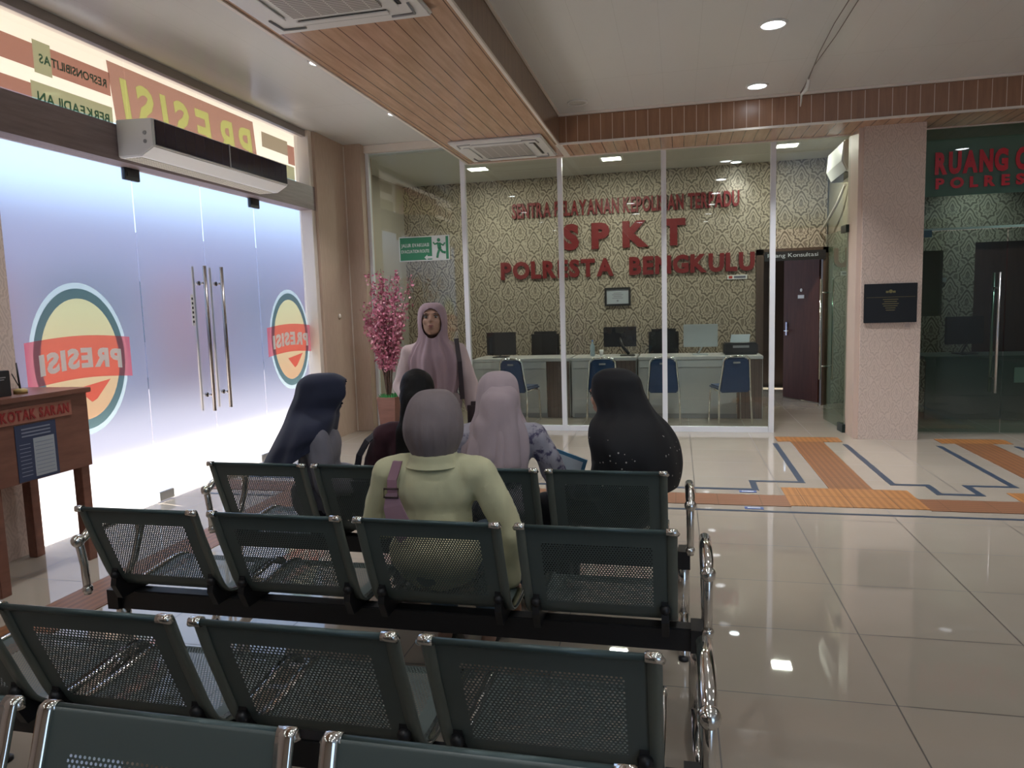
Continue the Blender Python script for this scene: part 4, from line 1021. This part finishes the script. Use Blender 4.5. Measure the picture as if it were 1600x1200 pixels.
def seated(name_label, loc, yaw, shirt, bottom, head=(0, .03, 1.105), head_yaw=0, head_pitch=.1, lean=0., sh=.165, elbow=.0, sleeve_to=.98, arms=None, shirt_fold=.017, bot_name='skirt'):
    """someone sitting, hips over the origin, looking along local +y"""
    t = thing('person', name_label, 'person', (loc[0], loc[1], 0), yaw)
    hx = Vector(head) - Vector((0, 0, .025))
    neck0 = Vector((hx.x*.6, hx.y*.6 - .02 + lean*.4, .935))
    SH = [Vector((s*sh, lean*.35 - .01, .885)) for s in (-1, 1)]
    EL = [Vector((s*(sh + .055 + elbow), .03 + lean*.4, .665)) for s in (-1, 1)]
    WR = [Vector((s*.12, .25, .615)) for s in (-1, 1)]
    if arms:
        for i, (e, w_) in enumerate(arms):
            if e: EL[i] = Vector(e)
            if w_: WR[i] = Vector(w_)
    KN = [Vector((s*.10, .40, .52)) for s in (-1, 1)]; AN = [Vector((s*.10, .40, .10)) for s in (-1, 1)]
    MM = {}
    def torso(b, g):
        b.ell((0, 0, .56), .165 + g, .125 + g, .115 + g)
        b.ell((0, -.005 + lean*.1, .70), .130 + g, .095 + g, .14 + g)
        b.ell((0, -.005 + lean*.25, .83), .150 + g, .098 + g, .13 + g)
        capsule(b, SH[0], SH[1], .052 + g, .052 + g); b.ell((0, lean*.3, .87), .15 + g, .075 + g, .06 + g)
        for s in (-1, 1): capsule(b, (s*.03, lean*.3, .925), SH[0] if s < 0 else SH[1], .042 + g, .048 + g)
    def body(b):
        torso(b, -.006)
        capsule(b, neck0, hx + Vector((0, -.005, -.05)), .046, .043)
        MM['m'] = head_mesh(b, hx, head_yaw, head_pitch)
        for i in range(2):
            capsule(b, SH[i], EL[i], .043, .036); capsule(b, EL[i], WR[i], .035, .024)
            d = (WR[i]-EL[i]).normalized(); hand(b, WR[i], d, Vector((0, .1, -1)), 1 if i else -1)
            capsule(b, (SH[i].x*.5, .02, .545), KN[i], .072, .052); capsule(b, KN[i], AN[i], .050, .034); capsule(b, AN[i] + Vector((0, -.02, -.045)), AN[i] + Vector((0, .13, -.062)), .034, .026)
    fuse('body', body, skin, t, .009, 2)
    def sh_(b):
        torso(b, .012); b.ell((0, -.005, .58), .188, .150, .12)
        for i in range(2):
            capsule(b, SH[i], EL[i], .062, .054); e = EL[i].lerp(WR[i], sleeve_to); capsule(b, EL[i], e, .052, .038)
    fuse('shirt', sh_, shirt, t, .012, 4, shirt_fold, 15)
    def bt(b):
        b.ell((0, .0, .545), .172, .135, .105)
        for i in range(2): capsule(b, (SH[i].x*.5, .02, .54), KN[i], .088, .070); capsule(b, KN[i], AN[i] + Vector((0, 0, .02)), .068, .060)
        if bot_name == 'skirt': capsule(b, (0, .05, .53), (0, .40, .51), .085, .075); capsule(b, (0, .40, .50), (0, .40, .14), .070, .075)
    fuse(bot_name, bt, bottom, t, .014, 4, .008)
    for i in range(2):
        b = MB(); b.ell(AN[i] + Vector((0, .055, -.062)), .042, .125, .038); 
        b.build('shoe', shoe_m, t)
    return t, MM['m']

# 1 woman at the left end, navy scarf, turned right
t, M_ = seated('seated woman in a long dark navy headscarf at the left end of the bench', (-1.775, 3.28), R(-66), cloth_mat('grey_shirt', (.21, .20, .23)), cloth_mat('dark_skirt', (.03, .03, .04)), head=(0, .012, 1.105), head_pitch=.25, lean=.02, elbow=-.01, sh=.15)
navy = cloth_mat('navy_scarf', (.030, .034, .060), .15)
drape('headscarf', navy, t, [(0, .035, 1.222, .025, .03, 0, 0), (0, .035, 1.215, .06, .075, 0, 0), (0, .035, 1.18, .092, .122, .1, 0), (0, .03, 1.11, .103, .140, .2, 0), (0, -.015, 1.04, .102, .128, .2, 0), (0, -.035, .985, .185, .142, .3, .02), (0, -.065, .92, .225, .160, .4, .04), (0, -.09, .87, .220, .175, .6, .065), (0, -.11, .82, .225, .185, .8, .09)], .012, 7, 2, opening=(.062, 1.05, 1.185, 0))
face_parts(t, M_)
# 2 long-haired woman, dark clothes
t, M_ = seated('seated woman with long black hair and a dark maroon top', (-1.24, 3.28), R(14), cloth_mat('maroon_top', (.055, .022, .030)), cloth_mat('black_trousers', (.02, .02, .024)), head=(0, .05, 1.095), head_pitch=.2, lean=.04, bot_name='trousers', elbow=.02, sh=.17)
hair = mat('black_hair', (.009, .008, .008), .65, spec=.2); N = NT(hair); x, y, z, v = N.xyz(); N.bump(N.noise(N.mapping(v, (90, 90, 4)), 1, 3), .5, .003)
def hr(b):
    b.ell((0, .025, 1.125), .086, .096, .090)
    b.ell((0, -.02, 1.08), .082, .070, .10)
    capsule(b, (0, -.04, 1.06), (0, -.075, .90), .075, .085); capsule(b, (-.04, -.08, .92), (-.055, -.105, .70), .060, .050); capsule(b, (.04, -.08, .92), (.05, -.105, .70), .060, .045)
    capsule(b, (0, -.085, .92), (0, -.115, .64), .06, .04)
fuse('hair', hr, hair, t, .010, 3, .006, 22)
face_parts(t, M_)
# 3 woman with pale pink scarf, floral shirt
fl = mat('floral_shirt', (.30, .29, .34), .8); N = NT(fl); x, y, z, v = N.xyz()
nn_ = N.noise(v, 17, 5, .65); f = N.math('MULTIPLY_ADD', nn_, 14, -7.1, clamp=True); g_ = N.noise(v, 40, 2); k_ = N.math('MULTIPLY', f, N.math('MULTIPLY_ADD', g_, 5, -1.6, clamp=True))
N.l(N.mix(k_, (.40, .38, .43), (.085, .075, .14)), N.bsdf().inputs[0])
t, M_ = seated('seated woman in a pale pink headscarf and a floral shirt', (-.83, 3.28), R(8), fl, MATS['black_trousers'], head=(0, .03, 1.10), head_pitch=.1, arms=((None, None), ((.27, .02, .68), (.25, .10, .47))), bot_name='trousers', elbow=.01, sh=.18)
pink = cloth_mat('pink_scarf', (.46, .37, .39), .08)
drape('headscarf', pink, t, [(0, .03, 1.222, .025, .03, 0, 0), (0, .03, 1.212, .06, .07, 0, 0), (0, .025, 1.175, .092, .11, .15, 0), (0, .01, 1.10, .103, .130, .3, 0), (0, -.015, 1.03, .108, .135, .4, 0), (0, -.03, .96, .135, .14, .6, .01), (-.01, -.05, .88, .155, .135, .8, .02), (-.015, -.07, .80, .145, .125, 1.1, .03), (-.01, -.08, .745, .125, .115, 1.3, .02)], .013, 7, 5, opening=(.062, 1.015, 1.185, 0))
b = fuse('scarf_fold', lambda b: (b.ell((.015, -.06, 1.07), .094, .075, .075), capsule(b, (.0, -.085, 1.05), (-.03, -.12, .82), .075, .075), capsule(b, (.03, -.09, 1.05), (.055, -.15, .78), .070, .055), capsule(b, (-.04, -.10, .95), (-.05, -.13, .80), .07, .06)), pink, t, .010, 5, .010, 12)
face_parts(t, M_)
# 4 woman in black at the right end, turned left
blk = mat('black_scarf', (.008, .008, .010), .8); N = NT(blk); x, y, z, v = N.xyz()
vo = N.n('ShaderNodeTexVoronoi'); vo.inputs['Scale'].default_value = 34; N.l(v, vo.inputs['Vector'])
dot = N.math('MULTIPLY', N.math('LESS_THAN', vo.outputs['Distance'], .13), N.math('LESS_THAN', z, .91))
N.l(N.mix(dot, (.008, .008, .010), (.45, .42, .38)), N.bsdf().inputs[0])
t, M_ = seated('seated woman in a black headscarf with tiny white beads at the right end', (-.235, 3.34), R(66), cloth_mat('black_dress', (.010, .010, .012)), cloth_mat('black_skirt', (.010, .010, .012)), head=(0, .085, 1.10), head_pitch=.12, lean=.05, elbow=-.02, sh=.145)
drape('headscarf', blk, t, [(0, .055, 1.226, .025, .03, 0, 0), (0, .055, 1.216, .06, .07, 0, 0), (0, .05, 1.18, .094, .116, .1, 0), (0, .04, 1.11, .105, .130, .2, 0), (0, .0, 1.03, .115, .138, .3, 0), (0, -.015, .97, .205, .17, .4, .01), (0, -.035, .90, .25, .19, .5, .02), (0, -.05, .82, .245, .195, .6, .03), (0, -.05, .75, .235, .19, .7, .03), (0, -.045, .70, .225, .18, .8, .03)], .009, 6, 9, opening=(.064, 1.015, 1.19, 0))
face_parts(t, M_)
# 5 woman in the yellow shirt, one row nearer
ylw = cloth_mat('yellow_shirt', (.62, .60, .38), .08)
t, M_ = seated('woman in a pale yellow shirt and taupe headscarf, sitting alone one row nearer', (-.895, 2.53), R(3), ylw, cloth_mat('jeans', (.06, .09, .12)), head=(.0, .03, 1.105), head_pitch=.1, arms=(((-.26, .02, .66), None), ((.285, -.02, .66), (.275, .03, .46))), bot_name='trousers', sh=.185, elbow=.02, shirt_fold=.014)
taupe = mat('taupe_scarf', (.20, .165, .165), .8); N = NT(taupe); x, y, z, v = N.xyz()
N.l(N.mix(N.noise(v, 12, 3), (.17, .135, .14), (.26, .215, .215)), N.bsdf().inputs[0]); N.bump(N.noise(N.mapping(v, (70, 40, 7)), 1, 3), .6, .004)
drape('headscarf', taupe, t, [(0, .02, 1.224, .025, .03, 0, 0), (0, .02, 1.216, .06, .07, 0, 0), (0, .015, 1.18, .092, .108, .05, 0), (0, .005, 1.11, .111, .130, .15, 0), (0, .0, 1.05, .108, .124, .3, 0), (0, -.005, .998, .088, .098, .15, 0), (0, -.005, .975, .074, .082, .03, 0)], .010, 15, 4, opening=(.062, 1.015, 1.185, 0))
drape('collar', ylw, t, [(0, -.01, .995, .080, .086, 0, 0), (0, -.012, .988, .088, .094, 0, 0), (0, -.012, .965, .096, .100, 0, 0), (0, -.012, .945, .108, .106, 0, 0)], .004, 5, 8)
face_parts(t, M_)
# pink cross-body strap with its bag in front of her
st = thing('shoulder_bag', 'mauve shoulder bag strap with a buckle over the yellow shirt', 'bag', (-.895, 2.53, -.03), R(3))
b = MB(); mv = mat('mauve_leather', (.25, .13, .17), .45)
def ribbon(b, pts, w_, side=Vector((1, 0, 0)), th=.004):
    rr = []
    for i, p in enumerate(pts):
        p = Vector(p); a = Vector(pts[max(0, i-1)]); c = Vector(pts[min(len(pts)-1, i+1)]); d = (c-a).normalized(); s = (side - d*side.dot(d)).normalized(); n_ = d.cross(s)
        ww = w_[i] if isinstance(w_, (list, tuple)) else w_
        rr.append([p - s*ww/2 - n_*th, p + s*ww/2 - n_*th, p + s*ww/2 + n_*th, p - s*ww/2 + n_*th])
    b.rings(rr)
    for f in b.bm.faces: f.smooth = False
ribbon(b, [(-.08, .16, .72), (-.115, .13, .90), (-.125, .04, .975), (-.13, -.05, .965), (-.135, -.105, .91), (-.13, -.122, .86)], .036)
b.build('strap', mv, st)
b = MB(); ribbon(b, [(-.13, -.128, .868), (-.125, -.136, .82), (-.105, -.142, .76), (-.07, -.142, .71)], [.042, .07, .085, .08]); b.build('strap_pad', mat('mauve_light', (.33, .20, .25), .5), st)
b = MB(); b.tube([(-.157, -.133, .885), (-.103, -.133, .885), (-.103, -.138, .855), (-.157, -.138, .855)], .004, 8, closed=True); b.build('buckle', mat('buckle_dark', (.12, .08, .08), .3, .8), st)
b = MB(); b.box(-.14, .14, .60, .06, .22, .76); b.build('pouch', mv, st, .02)

# 6 standing woman facing the benches
t = thing('person', 'woman standing and facing the benches in a mauve headscarf, beside the blossom tree', 'person', (-1.60, 4.60, 0), R(180 + 14))
MM = {}
hx = Vector((0, .052, 1.425))
SH = [Vector((s*.158, -.01, 1.205)) for s in (-1, 1)]
EL = [Vector((-.235, -.02, .99)), Vector((.235, .0, .99))]; WR = [Vector((-.255, .05, .79)), Vector((.15, .17, .90))]
def torso6(b, g):
    b.ell((0, 0, .86), .160 + g, .120 + g, .12 + g); b.ell((0, 0, 1.02), .128 + g, .095 + g, .15 + g); b.ell((0, 0, 1.16), .148 + g, .10 + g, .14 + g)
    capsule(b, SH[0], SH[1], .05 + g, .05 + g); b.ell((0, 0, 1.21), .14 + g, .07 + g, .06 + g)
    for s in (0, 1): capsule(b, ((-1, 1)[s]*.03, 0, 1.27), SH[s], .042 + g, .046 + g)
def body6(b):
    torso6(b, -.006); capsule(b, (0, -.01, 1.28), hx + Vector((0, -.015, -.05)), .046, .043)
    MM['m'] = head_mesh(b, hx, 0, -.25)
    for i in range(2):
        capsule(b, SH[i], EL[i], .042, .035); capsule(b, EL[i], WR[i], .034, .024); hand(b, WR[i], (WR[i]-EL[i]).normalized(), Vector((-(-1, 1)[i], .2, 0)), 1 if i else -1)
        s = (-1, 1)[i]; capsule(b, (s*.08, 0, .84), (s*.085, .01, .46), .078, .052); capsule(b, (s*.085, .01, .46), (s*.09, 0, .09), .050, .034); capsule(b, (s*.09, -.02, .045), (s*.10, .13, .035), .034, .026)
fuse('body', body6, skin, t, .0065, 3)
def shirt6(b):
    torso6(b, .016)
    for i in range(2): capsule(b, SH[i], EL[i], .066, .060); capsule(b, EL[i], EL[i].lerp(WR[i], .95), .058, .042)
    capsule(b, (0, 0, .86), (0, 0, .74), .165, .18)
fuse('blouse', shirt6, cloth_mat('mauve_blouse', (.50, .39, .38), .08), t, .012, 3, .016, 13)
def tr6(b):
    b.ell((0, 0, .82), .165, .125, .12)
    for s in (-1, 1): capsule(b, (s*.075, 0, .80), (s*.09, .01, .46), .095, .075); capsule(b, (s*.09, .01, .46), (s*.09, 0, .09), .073, .068)
fuse('trousers', tr6, cloth_mat('dark_trousers', (.03, .028, .035)), t, .013, 3, .006)
for s in (-1, 1): MB().ell((s*.095, .055, .037), .042, .125, .036).build('shoe', shoe_m, t)
mauve = cloth_mat('mauve_scarf', (.35, .245, .27), .08)
drape('headscarf', mauve, t, [(0, .02, 1.545, .025, .03, 0, 0), (0, .02, 1.537, .058, .066, 0, 0), (0, .02, 1.50, .088, .106, .1, 0), (0, .02, 1.43, .098, .118, .15, 0), (0, .02, 1.36, .094, .112, .3, 0), (0, .022, 1.30, .098, .118, .5, 0), (0, .02, 1.24, .135, .135, .7, 0), (0, .022, 1.17, .168, .155, 1.0, -.0), (0, .025, 1.08, .165, .16, 1.2, -.02), (0, .03, .99, .145, .155, 1.4, -.03), (0, .03, .93, .125, .14, 1.4, -.04)], .012, 10, 3, opening=(.066, 1.312, 1.507, 0), n=96, zo=0)
face_parts(t, MM['m'])
hb = thing('handbag', 'dark brown handbag hanging at the hip of the standing woman', 'bag', (-1.60, 4.60, 0), R(194))
b = MB(); ribbon(b, [(-.17, -.08, .90), (-.165, -.075, 1.15), (-.15, -.04, 1.30), (-.155, .04, 1.30), (-.175, .085, 1.15), (-.185, .10, .90)], .03, Vector((1, 0, 0))); b.build('strap', mat('bag_dark', (.035, .02, .022), .5), hb)
b = MB(); b.box(-.31, -.11, .66, -.215, .13, .88); b.build('pouch', mat('bag_dark', (.035, .02, .022), .5), hb, .025)

# blue document folder on the lap of the woman in the pink scarf
t = thing('document_folder', 'blue edged document folder held upright beside the floral sleeve', 'folder', (-.585, 3.60, .58), R(-8))
M = Matrix.Rotation(R(18), 4, 'Y')
MB().box(-.09, -.004, 0, .09, .004, .17, M).build('cover', mat('folder_blue', (.07, .22, .36), .4), t); MB().box(-.072, -.006, .02, .072, -.0041, .152, M).build('sheet', mat('folder_sheet', (.62, .72, .78), .5), t)
# dark strap hanging between first two people
bgt = thing('backpack', 'dark bag beside the woman with long black hair', 'bag', (-1.52, 3.26, .445))
MB().box(-.07, -.09, 0, .07, .10, .26).build('pouch', mat('bag_navy', (.025, .025, .035), .6), bgt, .03)
b = MB(); ribbon(b, [(-.03, -.05, .24), (.01, -.08, .36), (.05, -.07, .43), (.09, -.02, .47)], .03); b.build('strap', MATS['bag_navy'], bgt)
